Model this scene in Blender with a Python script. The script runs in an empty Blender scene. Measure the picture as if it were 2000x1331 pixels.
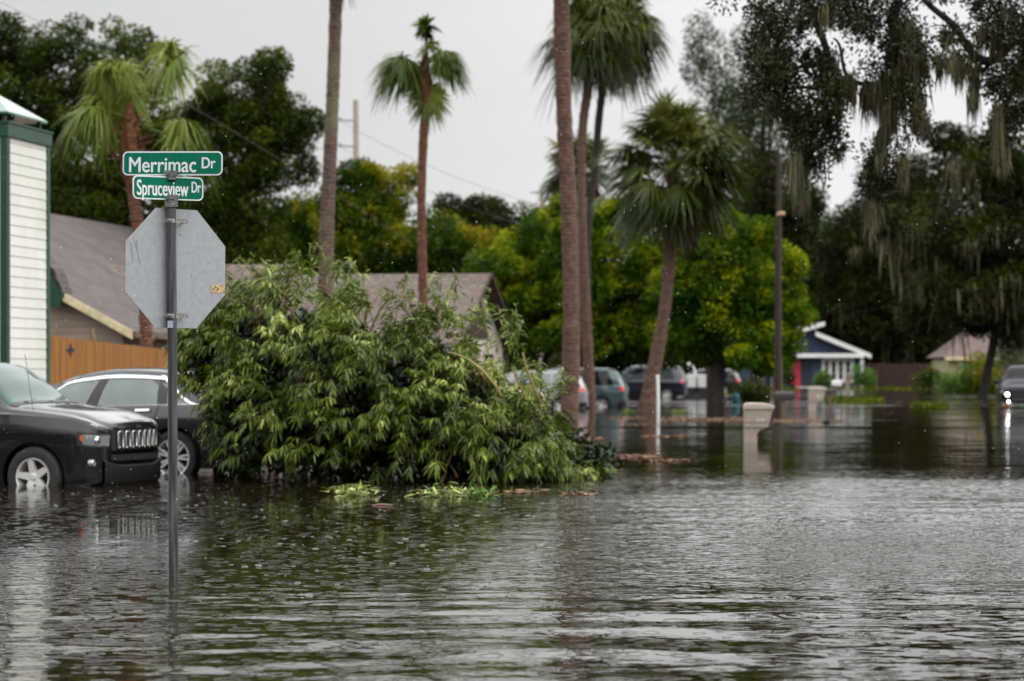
import bpy, bmesh, math, random
import numpy as np
from mathutils import Vector, Matrix

# ------------------------------------------------------------------ camera
SC = bpy.context.scene
COL = SC.collection
F, CX, HY, H = 4722.0, 1000.0, 725.0, 1.305     # focal length in photo pixels, horizon row, eye height over the water
R = math.radians

cam_d = bpy.data.cameras.new('camera')
cam = bpy.data.objects.new('camera', cam_d)
COL.objects.link(cam)
SC.camera = cam
cam_d.sensor_width = 36.0
cam_d.lens = 36.0 * F / 2000.0
cam_d.shift_y = (HY - 665.5) / 2000.0
cam_d.clip_start = 0.1
cam_d.clip_end = 3000
cam.location = (0, 0, H)
cam.rotation_euler = (R(90), 0, 0)
cam_d.dof.use_dof = True
cam_d.dof.focus_distance = 15.35
cam_d.dof.aperture_fstop = 3.0
cam_d.dof.aperture_blades = 0

# ------------------------------------------------------------------ sky, sun, exposure
SUN_EL, SUN_AZ = R(58), R(100)
w = bpy.data.worlds.new('World')
SC.world = w
w.use_nodes = True
nt = w.node_tree
nt.nodes.clear()
N = nt.nodes.new
def lk(a, b): nt.links.new(a, b)
out = N('ShaderNodeOutputWorld'); bg = N('ShaderNodeBackground'); bg.inputs['Strength'].default_value = 0.1
sky = N('ShaderNodeTexSky'); sky.sky_type = 'NISHITA'; sky.sun_disc = False
sky.sun_elevation = SUN_EL; sky.sun_rotation = SUN_AZ; sky.air_density = 2.0; sky.dust_density = 4.0
tc = N('ShaderNodeTexCoord'); sep = N('ShaderNodeSeparateXYZ'); lk(tc.outputs['Generated'], sep.inputs[0])
def mr(src, a, b, c, d, kind='SMOOTHSTEP'):
    m = N('ShaderNodeMapRange'); m.interpolation_type = kind
    m.inputs['From Min'].default_value = a; m.inputs['From Max'].default_value = b
    m.inputs['To Min'].default_value = c; m.inputs['To Max'].default_value = d
    lk(src, m.inputs['Value']); return m.outputs[0]
def mth(op, a, b):
    m = N('ShaderNodeMath'); m.operation = op
    for i, v in enumerate((a, b)):
        if isinstance(v, (int, float)): m.inputs[i].default_value = v
        else: lk(v, m.inputs[i])
    return m.outputs[0]
zen = mr(sep.outputs['Z'], 0.158, 0.42, 8.3, 24.0, 'LINEAR')
side = mr(sep.outputs['X'], -0.22, 0.14, 0.84, 1.14)
nz = N('ShaderNodeTexNoise'); nz.inputs['Scale'].default_value = 2.6; nz.inputs['Detail'].default_value = 5
mp = N('ShaderNodeMapping'); mp.inputs['Scale'].default_value = (1, 1, 2.6); lk(tc.outputs['Generated'], mp.inputs[0]); lk(mp.outputs[0], nz.inputs['Vector'])
cl = mr(nz.outputs['Fac'], 0.3, 0.7, 0.92, 1.06, 'LINEAR')
lum = mth('MULTIPLY', mth('MULTIPLY', zen, side), cl)
tint = N('ShaderNodeVectorMath'); tint.operation = 'SCALE'; tint.inputs[0].default_value = (0.992, 0.998, 1.003); lk(lum, tint.inputs['Scale'])
mix = N('ShaderNodeMix'); mix.data_type = 'RGBA'; mix.inputs[0].default_value = 0.96
lk(sky.outputs[0], mix.inputs[6]); lk(tint.outputs[0], mix.inputs[7])
lk(mix.outputs[2], bg.inputs['Color']); lk(bg.outputs[0], out.inputs[0])

sd = bpy.data.lights.new('sun', 'SUN'); sd.energy = 1.4; sd.angle = R(22); sd.color = (1.0, 0.95, 0.86)
sun = bpy.data.objects.new('sun', sd); COL.objects.link(sun)
sdir = Vector((math.sin(SUN_AZ) * math.cos(SUN_EL), math.cos(SUN_AZ) * math.cos(SUN_EL), math.sin(SUN_EL)))
sun.rotation_euler = sdir.to_track_quat('Z', 'Y').to_euler()
SC.view_settings.view_transform = 'Standard'
SC.view_settings.look = 'None'
SC.view_settings.exposure = 0.0
SC.view_settings.gamma = 1.0
SC.render.engine = 'CYCLES'
SC.cycles.use_denoising = True
try: SC.cycles.denoiser = 'OPENIMAGEDENOISE'
except Exception: pass
SC.cycles.max_bounces = 6
SC.cycles.diffuse_bounces = 2
SC.cycles.glossy_bounces = 3
SC.cycles.transparent_max_bounces = 4
SC.cycles.caustics_reflective = False
SC.cycles.caustics_refractive = False

# ------------------------------------------------------------------ helpers
rng = np.random.default_rng(7)
random.seed(7)

def at(px, py, d):                                   # photo position at distance d -> world point
    return Vector(((px - CX) / F * d, d, H + (HY - py) / F * d))
def zz(py, d): return H + (HY - py) / F * d
def xx(px, d): return (px - CX) / F * d
def wd(py): return F * H / (py - HY)                 # distance of a waterline row

def tag(o, label=None, cat=None, group=None, kind=None):
    if label: o['label'] = label
    if cat: o['category'] = cat
    if group: o['group'] = group
    if kind: o['kind'] = kind
    return o
def thing(name, label, cat, loc=(0, 0, 0), rz=0.0, group=None):
    o = bpy.data.objects.new(name, None); COL.objects.link(o)
    o.location = loc; o.rotation_euler = (0, 0, rz); o.empty_display_size = 0.2
    return tag(o, label, cat, group)

def sharpen(me, ang=35):
    bm = bmesh.new(); bm.from_mesh(me)
    for f in bm.faces: f.smooth = True
    lim = R(ang)
    for e in bm.edges:
        e.smooth = len(e.link_faces) == 2 and e.calc_face_angle(0) < lim
    bm.to_mesh(me); bm.free()

class MB:
    def __init__(s): s.v = []; s.f = []
    def add(s, vs, fs):
        b = len(s.v); s.v += [tuple(p) for p in vs]; s.f += [tuple(i + b for i in f) for f in fs]
    def box(s, x0, y0, z0, x1, y1, z1, M=None):
        vs = [(x0, y0, z0), (x1, y0, z0), (x1, y1, z0), (x0, y1, z0), (x0, y0, z1), (x1, y0, z1), (x1, y1, z1), (x0, y1, z1)]
        if M is not None: vs = [M @ Vector(p) for p in vs]
        s.add(vs, [(3, 2, 1, 0), (4, 5, 6, 7), (0, 1, 5, 4), (1, 2, 6, 5), (2, 3, 7, 6), (3, 0, 4, 7)])
    def prism(s, pts, off):                          # polygon extruded by a vector
        n = len(pts); off = Vector(off); a = [Vector(p) for p in pts]; b = [p + off for p in a]
        s.add(a + b, [tuple(range(n - 1, -1, -1)), tuple(range(n, 2 * n))] + [(i, (i + 1) % n, n + (i + 1) % n, n + i) for i in range(n)])
    def tube(s, path, rad, n=10, cap=True):
        path = [Vector(p) for p in path]; m = len(path)
        if isinstance(rad, (int, float)): rad = [rad] * m
        rings = []; up = None
        for i, p in enumerate(path):
            t = (path[min(i + 1, m - 1)] - path[max(i - 1, 0)])
            t = t.normalized() if t.length > 1e-9 else Vector((0, 0, 1))
            if up is None:
                up = Vector((1, 0, 0)) if abs(t.x) < 0.9 else Vector((0, 1, 0))
            a = (up - t * up.dot(t)); a = a.normalized() if a.length > 1e-6 else t.orthogonal().normalized()
            b = t.cross(a); up = a
            rings.append([p + (a * math.cos(2 * math.pi * k / n) + b * math.sin(2 * math.pi * k / n)) * rad[i] for k in range(n)])
        vs = [q for r_ in rings for q in r_]; fs = []
        for i in range(m - 1):
            for k in range(n):
                k2 = (k + 1) % n
                fs.append((i * n + k, i * n + k2, (i + 1) * n + k2, (i + 1) * n + k))
        if cap:
            fs.append(tuple(range(n - 1, -1, -1))); fs.append(tuple((m - 1) * n + k for k in range(n)))
        s.add(vs, fs)
    def lathe(s, prof, n=24, M=None):                # prof of (r, z)
        vs = []; fs = []
        for r_, z in prof:
            for k in range(n):
                a = 2 * math.pi * k / n; vs.append(Vector((r_ * math.cos(a), r_ * math.sin(a), z)))
        for i in range(len(prof) - 1):
            for k in range(n):
                k2 = (k + 1) % n; fs.append((i * n + k, i * n + k2, (i + 1) * n + k2, (i + 1) * n + k))
        if M is not None: vs = [M @ p for p in vs]
        s.add(vs, fs)
    def build(s, name, m, parent=None, smooth=0, bevel=0, tone=None):
        me = bpy.data.meshes.new(name); me.from_pydata(s.v, [], s.f); me.validate(); me.update()
        if smooth: sharpen(me, smooth)
        o = bpy.data.objects.new(name, me); COL.objects.link(o)
        me.materials.append(m)
        if parent: o.parent = parent
        if bevel:
            b = o.modifiers.new('b', 'BEVEL'); b.width = bevel; b.segments = 2; b.limit_method = 'ANGLE'; b.angle_limit = R(40)
        return o

def np_obj(name, V, Fc, m, parent=None, tone=None, smooth=False):
    me = bpy.data.meshes.new(name); k = Fc.shape[1]
    me.vertices.add(len(V)); me.vertices.foreach_set('co', np.ascontiguousarray(V, dtype=np.float32).ravel())
    me.loops.add(Fc.size); me.loops.foreach_set('vertex_index', np.ascontiguousarray(Fc, dtype=np.int32).ravel())
    me.polygons.add(len(Fc)); me.polygons.foreach_set('loop_start', np.arange(len(Fc), dtype=np.int32) * k)
    if smooth: me.polygons.foreach_set('use_smooth', np.ones(len(Fc), dtype=bool))
    if tone is not None:
        a = me.attributes.new('tone', 'FLOAT', 'POINT'); a.data.foreach_set('value', np.ascontiguousarray(tone, dtype=np.float32))
    me.update(calc_edges=True)
    o = bpy.data.objects.new(name, me); COL.objects.link(o)
    me.materials.append(m)
    if parent: o.parent = parent
    return o
class Cloud:                                         # gathers numpy quads with a per-leaf tone
    def __init__(s): s.V = []; s.F = []; s.T = []; s.n = 0
    def add(s, V, Fc, T): s.V.append(V); s.F.append(Fc + s.n); s.T.append(T); s.n += len(V)
    def build(s, name, m, parent=None):
        return np_obj(name, np.concatenate(s.V), np.concatenate(s.F), m, parent, np.concatenate(s.T))
def unit(a): return a / np.maximum(np.linalg.norm(a, axis=-1, keepdims=True), 1e-9)
def rdir(n, g=None):
    g = g or rng
    return unit(g.normal(size=(n, 3)))
def diamonds(P, D, S, L, W, T):
    L = np.broadcast_to(L, (len(P),))[:, None]; W = np.broadcast_to(W, (len(P),))[:, None]
    nrm = np.cross(D, S)
    V = np.stack([P, P + D * L * .45 + S * W * .5 + nrm * W * .15, P + D * L, P + D * L * .45 - S * W * .5 + nrm * W * .15], 1).reshape(-1, 3)
    Fc = np.arange(len(P) * 4).reshape(-1, 4)
    return V, Fc, np.repeat(T, 4)
def strips(P, D, S, L, W, droop, prof, T, grav=(0, 0, -1)):
    k = len(prof); n = len(P); s_ = np.linspace(0, 1, k)[None, :, None]
    L = np.broadcast_to(L, (n,))[:, None, None]; W = np.broadcast_to(W, (n,))[:, None, None]; dr = np.broadcast_to(droop, (n,))[:, None, None]
    g = np.asarray(grav)[None, None, :]
    ctr = P[:, None, :] + D[:, None, :] * L * s_ + g * dr * L * s_ ** 2
    off = S[:, None, :] * W * np.asarray(prof)[None, :, None] * .5
    V = np.stack([ctr - off, ctr + off], 2).reshape(-1, 3)
    base = (np.arange(n) * k * 2)[:, None]; i = np.arange(k - 1)[None, :] * 2 + base
    Fc = np.stack([i, i + 1, i + 3, i + 2], -1).reshape(-1, 4)
    return V, Fc, np.repeat(T, k * 2)

# ------------------------------------------------------------------ materials
def mat(name, col, rough=0.6, metal=0.0, spec=0.5, col2=None, nscale=6.0, stretch=(1, 1, 1), bump=0.0, bscale=None, coat=0.0, emis=None, estr=0, detail=5, contrast=(0.35, 0.65)):
    m = bpy.data.materials.new(name); m.use_nodes = True
    t = m.node_tree; b = t.nodes['Principled BSDF']
    b.inputs['Base Color'].default_value = (*col, 1); b.inputs['Roughness'].default_value = rough
    b.inputs['Metallic'].default_value = metal; b.inputs['Specular IOR Level'].default_value = spec
    b.inputs['Coat Weight'].default_value = coat; b.inputs['Coat Roughness'].default_value = 0.03
    if emis: b.inputs['Emission Color'].default_value = (*emis, 1); b.inputs['Emission Strength'].default_value = estr
    if col2 is not None or bump:
        c = t.nodes.new('ShaderNodeTexCoord'); mp = t.nodes.new('ShaderNodeMapping'); mp.inputs['Scale'].default_value = stretch
        t.links.new(c.outputs['Object'], mp.inputs[0])
    if col2 is not None:
        n = t.nodes.new('ShaderNodeTexNoise'); n.inputs['Scale'].default_value = nscale; n.inputs['Detail'].default_value = detail
        t.links.new(mp.outputs[0], n.inputs['Vector'])
        r_ = t.nodes.new('ShaderNodeMapRange'); r_.inputs['From Min'].default_value = contrast[0]; r_.inputs['From Max'].default_value = contrast[1]
        t.links.new(n.outputs['Fac'], r_.inputs['Value'])
        x = t.nodes.new('ShaderNodeMix'); x.data_type = 'RGBA'; x.inputs[6].default_value = (*col, 1); x.inputs[7].default_value = (*col2, 1)
        t.links.new(r_.outputs[0], x.inputs[0]); t.links.new(x.outputs[2], b.inputs['Base Color'])
    if bump:
        n2 = t.nodes.new('ShaderNodeTexNoise'); n2.inputs['Scale'].default_value = bscale or nscale * 3; n2.inputs['Detail'].default_value = 4
        t.links.new(mp.outputs[0], n2.inputs['Vector'])
        bp = t.nodes.new('ShaderNodeBump'); bp.inputs['Strength'].default_value = bump; bp.inputs['Distance'].default_value = 0.05
        t.links.new(n2.outputs['Fac'], bp.inputs['Height']); t.links.new(bp.outputs[0], b.inputs['Normal'])
    return m
def leafmat(name, c0, c1, c2=None, rough=0.5, trans=0.25, spec=0.22, patch=0.6, pscale=0.5):
    m = bpy.data.materials.new(name); m.use_nodes = True; t = m.node_tree; b = t.nodes['Principled BSDF']
    a = t.nodes.new('ShaderNodeAttribute'); a.attribute_name = 'tone'
    g = t.nodes.new('ShaderNodeNewGeometry')
    n = t.nodes.new('ShaderNodeTexNoise'); n.inputs['Scale'].default_value = pscale; n.inputs['Detail'].default_value = 3
    t.links.new(g.outputs['Position'], n.inputs['Vector'])
    r_ = t.nodes.new('ShaderNodeMapRange'); r_.inputs['From Min'].default_value = .35; r_.inputs['From Max'].default_value = .65
    r_.inputs['To Min'].default_value = -patch / 2; r_.inputs['To Max'].default_value = patch / 2
    t.links.new(n.outputs['Fac'], r_.inputs['Value'])
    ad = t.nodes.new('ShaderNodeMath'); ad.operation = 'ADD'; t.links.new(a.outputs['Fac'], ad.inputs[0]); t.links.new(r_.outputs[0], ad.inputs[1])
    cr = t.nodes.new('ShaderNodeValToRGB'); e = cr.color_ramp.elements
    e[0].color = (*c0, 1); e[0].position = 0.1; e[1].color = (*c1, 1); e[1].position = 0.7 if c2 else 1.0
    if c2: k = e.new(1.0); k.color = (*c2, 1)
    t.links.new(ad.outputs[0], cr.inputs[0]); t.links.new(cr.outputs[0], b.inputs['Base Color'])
    b.inputs['Roughness'].default_value = rough; b.inputs['Specular IOR Level'].default_value = spec
    tr = t.nodes.new('ShaderNodeBsdfTranslucent'); t.links.new(cr.outputs[0], tr.inputs['Color'])
    mx = t.nodes.new('ShaderNodeMixShader'); mx.inputs[0].default_value = trans
    o = t.nodes['Material Output']; t.links.new(b.outputs[0], mx.inputs[1]); t.links.new(tr.outputs[0], mx.inputs[2]); t.links.new(mx.outputs[0], o.inputs[0])
    return m

M = {}
M['bark'] = mat('bark', (.045, .036, .028), .9, col2=(.02, .016, .012), nscale=5, stretch=(3, 3, .6), bump=.6, bscale=9)
M['oak_bark'] = mat('oak_bark', (.035, .028, .02), .95, col2=(.012, .01, .008), nscale=6, bump=.6, bscale=18)
def palmbark(name, c, c2, moss=None):
    m = mat(name, c, .9, col2=c2, nscale=7, stretch=(1, 1, 2.2), bump=.8, bscale=16, detail=8)
    t = m.node_tree; b = t.nodes['Principled BSDF']
    src = b.inputs['Base Color'].links[0].from_socket
    c_ = t.nodes.new('ShaderNodeTexCoord')
    wv = t.nodes.new('ShaderNodeTexWave'); wv.bands_direction = 'Z'; wv.inputs['Scale'].default_value = 3.2; wv.inputs['Distortion'].default_value = 3; wv.inputs['Detail'].default_value = 3
    t.links.new(c_.outputs['Object'], wv.inputs['Vector'])
    mr_ = t.nodes.new('ShaderNodeMapRange'); mr_.inputs['To Min'].default_value = .62; mr_.inputs['To Max'].default_value = 1.1; t.links.new(wv.outputs['Fac'], mr_.inputs['Value'])
    mu = t.nodes.new('ShaderNodeMix'); mu.data_type = 'RGBA'; mu.blend_type = 'MULTIPLY'; mu.inputs[0].default_value = 1
    t.links.new(src, mu.inputs[6]); t.links.new(mr_.outputs[0], mu.inputs[7]); last = mu.outputs[2]
    if moss:
        nn = t.nodes.new('ShaderNodeTexNoise'); nn.inputs['Scale'].default_value = 1.1; nn.inputs['Detail'].default_value = 6; t.links.new(c_.outputs['Object'], nn.inputs['Vector'])
        q = t.nodes.new('ShaderNodeMapRange'); q.inputs['From Min'].default_value = .5; q.inputs['From Max'].default_value = .6; q.inputs['To Max'].default_value = .75; t.links.new(nn.outputs['Fac'], q.inputs['Value'])
        x = t.nodes.new('ShaderNodeMix'); x.data_type = 'RGBA'; t.links.new(q.outputs[0], x.inputs[0]); t.links.new(last, x.inputs[6]); x.inputs[7].default_value = (*moss, 1); last = x.outputs[2]
    t.links.new(last, b.inputs['Base Color'])
    return m
M['palm_grey'] = palmbark('palm_grey', (.19, .125, .088), (.065, .042, .032), (.15, .145, .075))
M['palm_red'] = palmbark('palm_red', (.23, .095, .052), (.085, .036, .022))
M['palm_brown'] = palmbark('palm_brown', (.20, .112, .075), (.070, .040, .028))
M['palm_dark'] = palmbark('palm_dark', (.05, .035, .028), (.02, .015, .012))
M['frond'] = leafmat('frond', (.009, .016, .001), (.034, .052, .005), (.11, .12, .02), rough=.4, trans=.2, patch=.3)
M['frond_mid'] = leafmat('frond_mid', (.015, .032, .003), (.055, .10, .012), (.16, .21, .04), rough=.4, trans=.25, patch=.3)
M['frond_bright'] = leafmat('frond_bright', (.022, .042, .002), (.080, .14, .010), (.22, .26, .045), rough=.4, trans=.25, patch=.3)
M['frond_dead'] = leafmat('frond_dead', (.05, .028, .015), (.12, .07, .035), (.2, .12, .05), rough=.8, trans=.1, patch=.3)
M['boot'] = mat('boot', (.20, .075, .028), .9, col2=(.06, .026, .012), nscale=9, bump=.8, bscale=20)
M['dark_leaf'] = leafmat('dark_leaf', (.006, .010, .001), (.018, .026, .002), (.050, .064, .006), spec=.08, trans=.15, patch=.5)
M['oak_leaf'] = leafmat('oak_leaf', (.006, .009, .001), (.017, .024, .002), (.045, .056, .006), spec=.15, trans=.12, patch=.4, rough=.4)
M['left_leaf'] = leafmat('left_leaf', (.011, .019, .001), (.036, .055, .003), (.095, .125, .010), spec=.10, trans=.2, patch=.5)
M['gold_leaf'] = leafmat('gold_leaf', (.022, .060, .001), (.070, .138, .002), (.29, .32, .005), spec=.1, trans=.3, patch=.75, pscale=.9)
M['gold_dim'] = leafmat('gold_dim', (.015, .038, .001), (.05, .095, .003), (.26, .23, .006), spec=.1, trans=.25, patch=1.0, pscale=.6)
M['pale_leaf'] = leafmat('pale_leaf', (.04, .06, .02), (.08, .11, .035), (.13, .15, .06), trans=.25, patch=.5)
M['feather_leaf'] = leafmat('feather_leaf', (.02, .032, .008), (.045, .062, .018), (.08, .10, .035), spec=.1, trans=.25, patch=.5)
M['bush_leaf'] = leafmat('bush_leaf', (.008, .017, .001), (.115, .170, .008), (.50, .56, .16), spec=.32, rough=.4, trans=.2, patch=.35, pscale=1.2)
M['shrub_leaf'] = leafmat('shrub_leaf', (.03, .08, .008), (.07, .15, .015), (.14, .24, .03), trans=.25, patch=.4, pscale=1)
M['moss'] = leafmat('moss', (.06, .052, .026), (.15, .135, .075), (.30, .28, .18), rough=.9, trans=.2, spec=.1, patch=.4, pscale=1)
M['twig'] = mat('twig', (.22, .18, .05), .6, col2=(.20, .10, .05), nscale=2)
M['white_siding'] = mat('white_siding', (.70, .69, .65), .55, col2=(.60, .60, .53), nscale=1.2, stretch=(1, 1, .6), bump=.05, bscale=30)
M['green_trim'] = mat('green_trim', (.003, .042, .017), .45, col2=(.005, .055, .025), nscale=3)
M['green_metal'] = mat('green_metal', (.02, .13, .075), .22, spec=.8, coat=.6, col2=(.03, .16, .09), nscale=3)
M['beige_siding'] = mat('beige_siding', (.33, .25, .185), .7, col2=(.27, .20, .15), nscale=1.5)
M['cream'] = mat('cream', (.80, .66, .42), .6, col2=(.55, .47, .27), nscale=5)
M['tan_wood'] = mat('tan_wood', (.20, .12, .08), .8, col2=(.12, .07, .05), nscale=4)
M['dark'] = mat('dark', (.012, .012, .013), .7)
M['black_gap'] = mat('black_gap', (.006, .006, .006), .9)
M['white'] = mat('white', (.78, .78, .77), .5, col2=(.7, .7, .68), nscale=3)
M['white_plastic'] = mat('white_plastic', (.8, .8, .78), .4)
M['navy'] = mat('navy', (.012, .03, .065), .6, col2=(.016, .04, .08), nscale=2)
M['navy_shade'] = mat('navy_shade', (.006, .011, .022), .6)
M['red_door'] = mat('red_door', (.42, .012, .045), .45)
M['red_brown'] = mat('red_brown', (.045, .017, .010), .85, col2=(.026, .010, .007), nscale=4)
M['pink_wall'] = mat('pink_wall', (.6, .5, .46), .7, col2=(.5, .42, .39), nscale=2)
M['pale_yellow'] = mat('pale_yellow', (.40, .36, .19), .7, col2=(.33, .30, .16), nscale=2)
M['rim'] = mat('rim', (.78, .77, .75), .35, metal=.35)
M['tyre'] = mat('tyre', (.014, .014, .015), .75, col2=(.03, .027, .024), nscale=8)
M['chrome'] = mat('chrome', (.86, .87, .88), .12, metal=1.0)
M['satin'] = mat('satin', (.22, .22, .22), .5, metal=.6, col2=(.10, .10, .10), nscale=40, bump=.2, bscale=90)
M['soft_chrome'] = mat('soft_chrome', (.6, .6, .6), .3, metal=.8)
M['screen_glass'] = mat('screen_glass', (.040, .095, .085), .06, spec=.3, col2=(.012, .04, .03), nscale=1.3)
M['black_plastic'] = mat('black_plastic', (.014, .014, .015), .45)
M['glass'] = mat('glass', (.055, .095, .085), .04, spec=1.0, coat=.6, col2=(.02, .035, .032), nscale=1.6)
M['glass'].node_tree.nodes['Principled BSDF'].inputs['IOR'].default_value = 1.55
M['glass_dark'] = mat('glass_dark', (.006, .007, .008), .05, spec=.3)
M['lens'] = mat('lens', (.34, .35, .35), .08, metal=.5, coat=1.0)
M['amber'] = mat('amber', (.55, .10, .01), .2, coat=1.0)
M['red_lens'] = mat('red_lens', (.5, .005, .008), .15, coat=1.0, emis=(1, .02, .02), estr=.25)
M['lamp_on'] = mat('lamp_on', (1, 1, 1), .2, emis=(1.0, .99, .95), estr=7)
M['teal_plastic'] = mat('teal_plastic', (.01, .17, .22), .5)
M['wood_pole'] = mat('wood_pole', (.42, .35, .27), .85, col2=(.33, .27, .2), nscale=4, stretch=(3, 3, .4))
M['dark_pole'] = mat('dark_pole', (.045, .028, .02), .85, col2=(.025, .017, .013), nscale=4, stretch=(3, 3, .4))
M['wire'] = mat('wire', (.12, .12, .13), .7)
M['mailbox'] = mat('mailbox', (.40, .32, .265), .5, col2=(.34, .27, .22), nscale=4, bump=.05)
M['mailbox_lid'] = mat('mailbox_lid', (.50, .42, .35), .45, col2=(.44, .36, .30), nscale=4)
M['brown_post'] = mat('brown_post', (.16, .10, .07), .8)
M['mulch'] = leafmat('mulch', (.06, .03, .018), (.16, .09, .055), (.30, .2, .11), rough=.9, trans=0, patch=.3)

def carpaint(name, c, flake=.3):
    return mat(name, c, .3, metal=flake * .5, spec=.3, coat=1.0, bump=.03, bscale=220)
M['paint_black'] = carpaint('paint_black', (.004, .004, .005), 0)
M['paint_grey'] = carpaint('paint_grey', (.022, .020, .024), .4)
M['paint_teal'] = carpaint('paint_teal', (.042, .072, .082), .4)
M['paint_silver'] = carpaint('paint_silver', (.26, .25, .26), .4)
M['paint_cream'] = carpaint('paint_cream', (.72, .64, .50), .0)
M['paint_navy'] = carpaint('paint_navy', (.004, .007, .020), .1)
M['paint_midnight'] = mat('paint_midnight', (.003, .005, .012), .45, spec=.2, coat=.15)
M['paint_white'] = carpaint('paint_white', (.75, .75, .74), .0)
# rain-wet film on the near paint
for k in ('paint_black', 'paint_grey'):
    t = M[k].node_tree; b = t.nodes['Principled BSDF']
    c = t.nodes.new('ShaderNodeTexCoord'); v = t.nodes.new('ShaderNodeTexVoronoi'); v.inputs['Scale'].default_value = 55
    t.links.new(c.outputs['Object'], v.inputs['Vector'])
    q = t.nodes.new('ShaderNodeMapRange'); q.inputs['From Min'].default_value = .12; q.inputs['From Max'].default_value = .30; q.inputs['To Min'].default_value = 1; q.inputs['To Max'].default_value = 0
    t.links.new(v.outputs['Distance'], q.inputs['Value'])
    bp = t.nodes.new('ShaderNodeBump'); bp.inputs['Strength'].default_value = .06; bp.inputs['Distance'].default_value = .006
    t.links.new(q.outputs[0], bp.inputs['Height']); t.links.new(bp.outputs[0], b.inputs['Normal']); t.links.new(bp.outputs[0], b.inputs['Coat Normal'])

def shingle(name, c, c2, along='Y'):
    m = bpy.data.materials.new(name); m.use_nodes = True; t = m.node_tree; b = t.nodes['Principled BSDF']
    c_ = t.nodes.new('ShaderNodeTexCoord'); s_ = t.nodes.new('ShaderNodeSeparateXYZ'); t.links.new(c_.outputs['Object'], s_.inputs[0])
    mz = t.nodes.new('ShaderNodeMath'); mz.operation = 'MULTIPLY'; mz.inputs[1].default_value = 1.8; t.links.new(s_.outputs['Z'], mz.inputs[0])
    cb = t.nodes.new('ShaderNodeCombineXYZ'); t.links.new(s_.outputs[along], cb.inputs['X']); t.links.new(mz.outputs[0], cb.inputs['Y'])
    br = t.nodes.new('ShaderNodeTexBrick'); br.inputs['Scale'].default_value = 1; br.inputs['Brick Width'].default_value = .34; br.inputs['Row Height'].default_value = .22
    br.inputs['Mortar Size'].default_value = .022; br.inputs['Color1'].default_value = (*c, 1); br.inputs['Color2'].default_value = (*c2, 1)
    br.inputs['Mortar'].default_value = (c2[0] * .5, c2[1] * .5, c2[2] * .5, 1); t.links.new(cb.outputs[0], br.inputs['Vector'])
    n = t.nodes.new('ShaderNodeTexNoise'); n.inputs['Scale'].default_value = .7; n.inputs['Detail'].default_value = 8
    t.links.new(cb.outputs[0], n.inputs['Vector'])
    r_ = t.nodes.new('ShaderNodeMapRange'); r_.inputs['From Min'].default_value = .3; r_.inputs['From Max'].default_value = .7; r_.inputs['To Min'].default_value = .75; r_.inputs['To Max'].default_value = 1.2
    t.links.new(n.outputs['Fac'], r_.inputs['Value'])
    mu = t.nodes.new('ShaderNodeMix'); mu.data_type = 'RGBA'; mu.blend_type = 'MULTIPLY'; mu.inputs[0].default_value = 1
    t.links.new(br.outputs['Color'], mu.inputs[6]); t.links.new(r_.outputs[0], mu.inputs[7]); t.links.new(mu.outputs[2], b.inputs['Base Color'])
    bp = t.nodes.new('ShaderNodeBump'); bp.inputs['Strength'].default_value = .5; bp.inputs['Distance'].default_value = .02
    t.links.new(br.outputs['Fac'], bp.inputs['Height']); bp.invert = True; t.links.new(bp.outputs[0], b.inputs['Normal'])
    b.inputs['Roughness'].default_value = .75
    return m
M['shingle_Y'] = shingle('shingle_brown', (.098, .076, .070), (.055, .043, .041), 'Y')
M['shingle_X'] = shingle('shingle_tan', (.145, .105, .085), (.095, .068, .056), 'X')
M['shingle_pink'] = shingle('shingle_pink', (.15, .092, .080), (.10, .064, .056), 'X')
M['shingle_grey'] = shingle('shingle_grey', (.2, .18, .17), (.14, .13, .12), 'X')

# ------------------------------------------------------------------ ground and water
def ground():
    xs = np.linspace(-500, 500, 121); ys = np.concatenate([np.linspace(-60, 260, 90), np.linspace(275, 1500, 24)])
    X, Y = np.meshgrid(xs, ys)
    s = X - .2 * Y                                    # distance across the street axis
    Z = -.55 + .30 * np.clip((np.abs(s - 6) - 6) / 12, 0, 1)
    Z += .75 * np.clip((Y - 196) / 20, 0, 1) + .5 * np.clip((np.abs(s) - 60) / 60, 0, 1)
    Z += .05 * np.sin(X * .31) * np.cos(Y * .23)
    V = np.stack([X, Y, Z], -1).reshape(-1, 3); nx = len(xs); ny = len(ys)
    i = (np.arange(ny - 1)[:, None] * nx + np.arange(nx - 1)[None, :]).ravel()
    Fc = np.stack([i, i + 1, i + nx + 1, i + nx], -1)
    o = np_obj('ground', V, Fc, mat('lawn', (.035, .055, .015), .95, col2=(.06, .06, .025), nscale=.6, bump=.5, bscale=5), smooth=True)
    tag(o, kind='structure')
ground()

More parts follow.
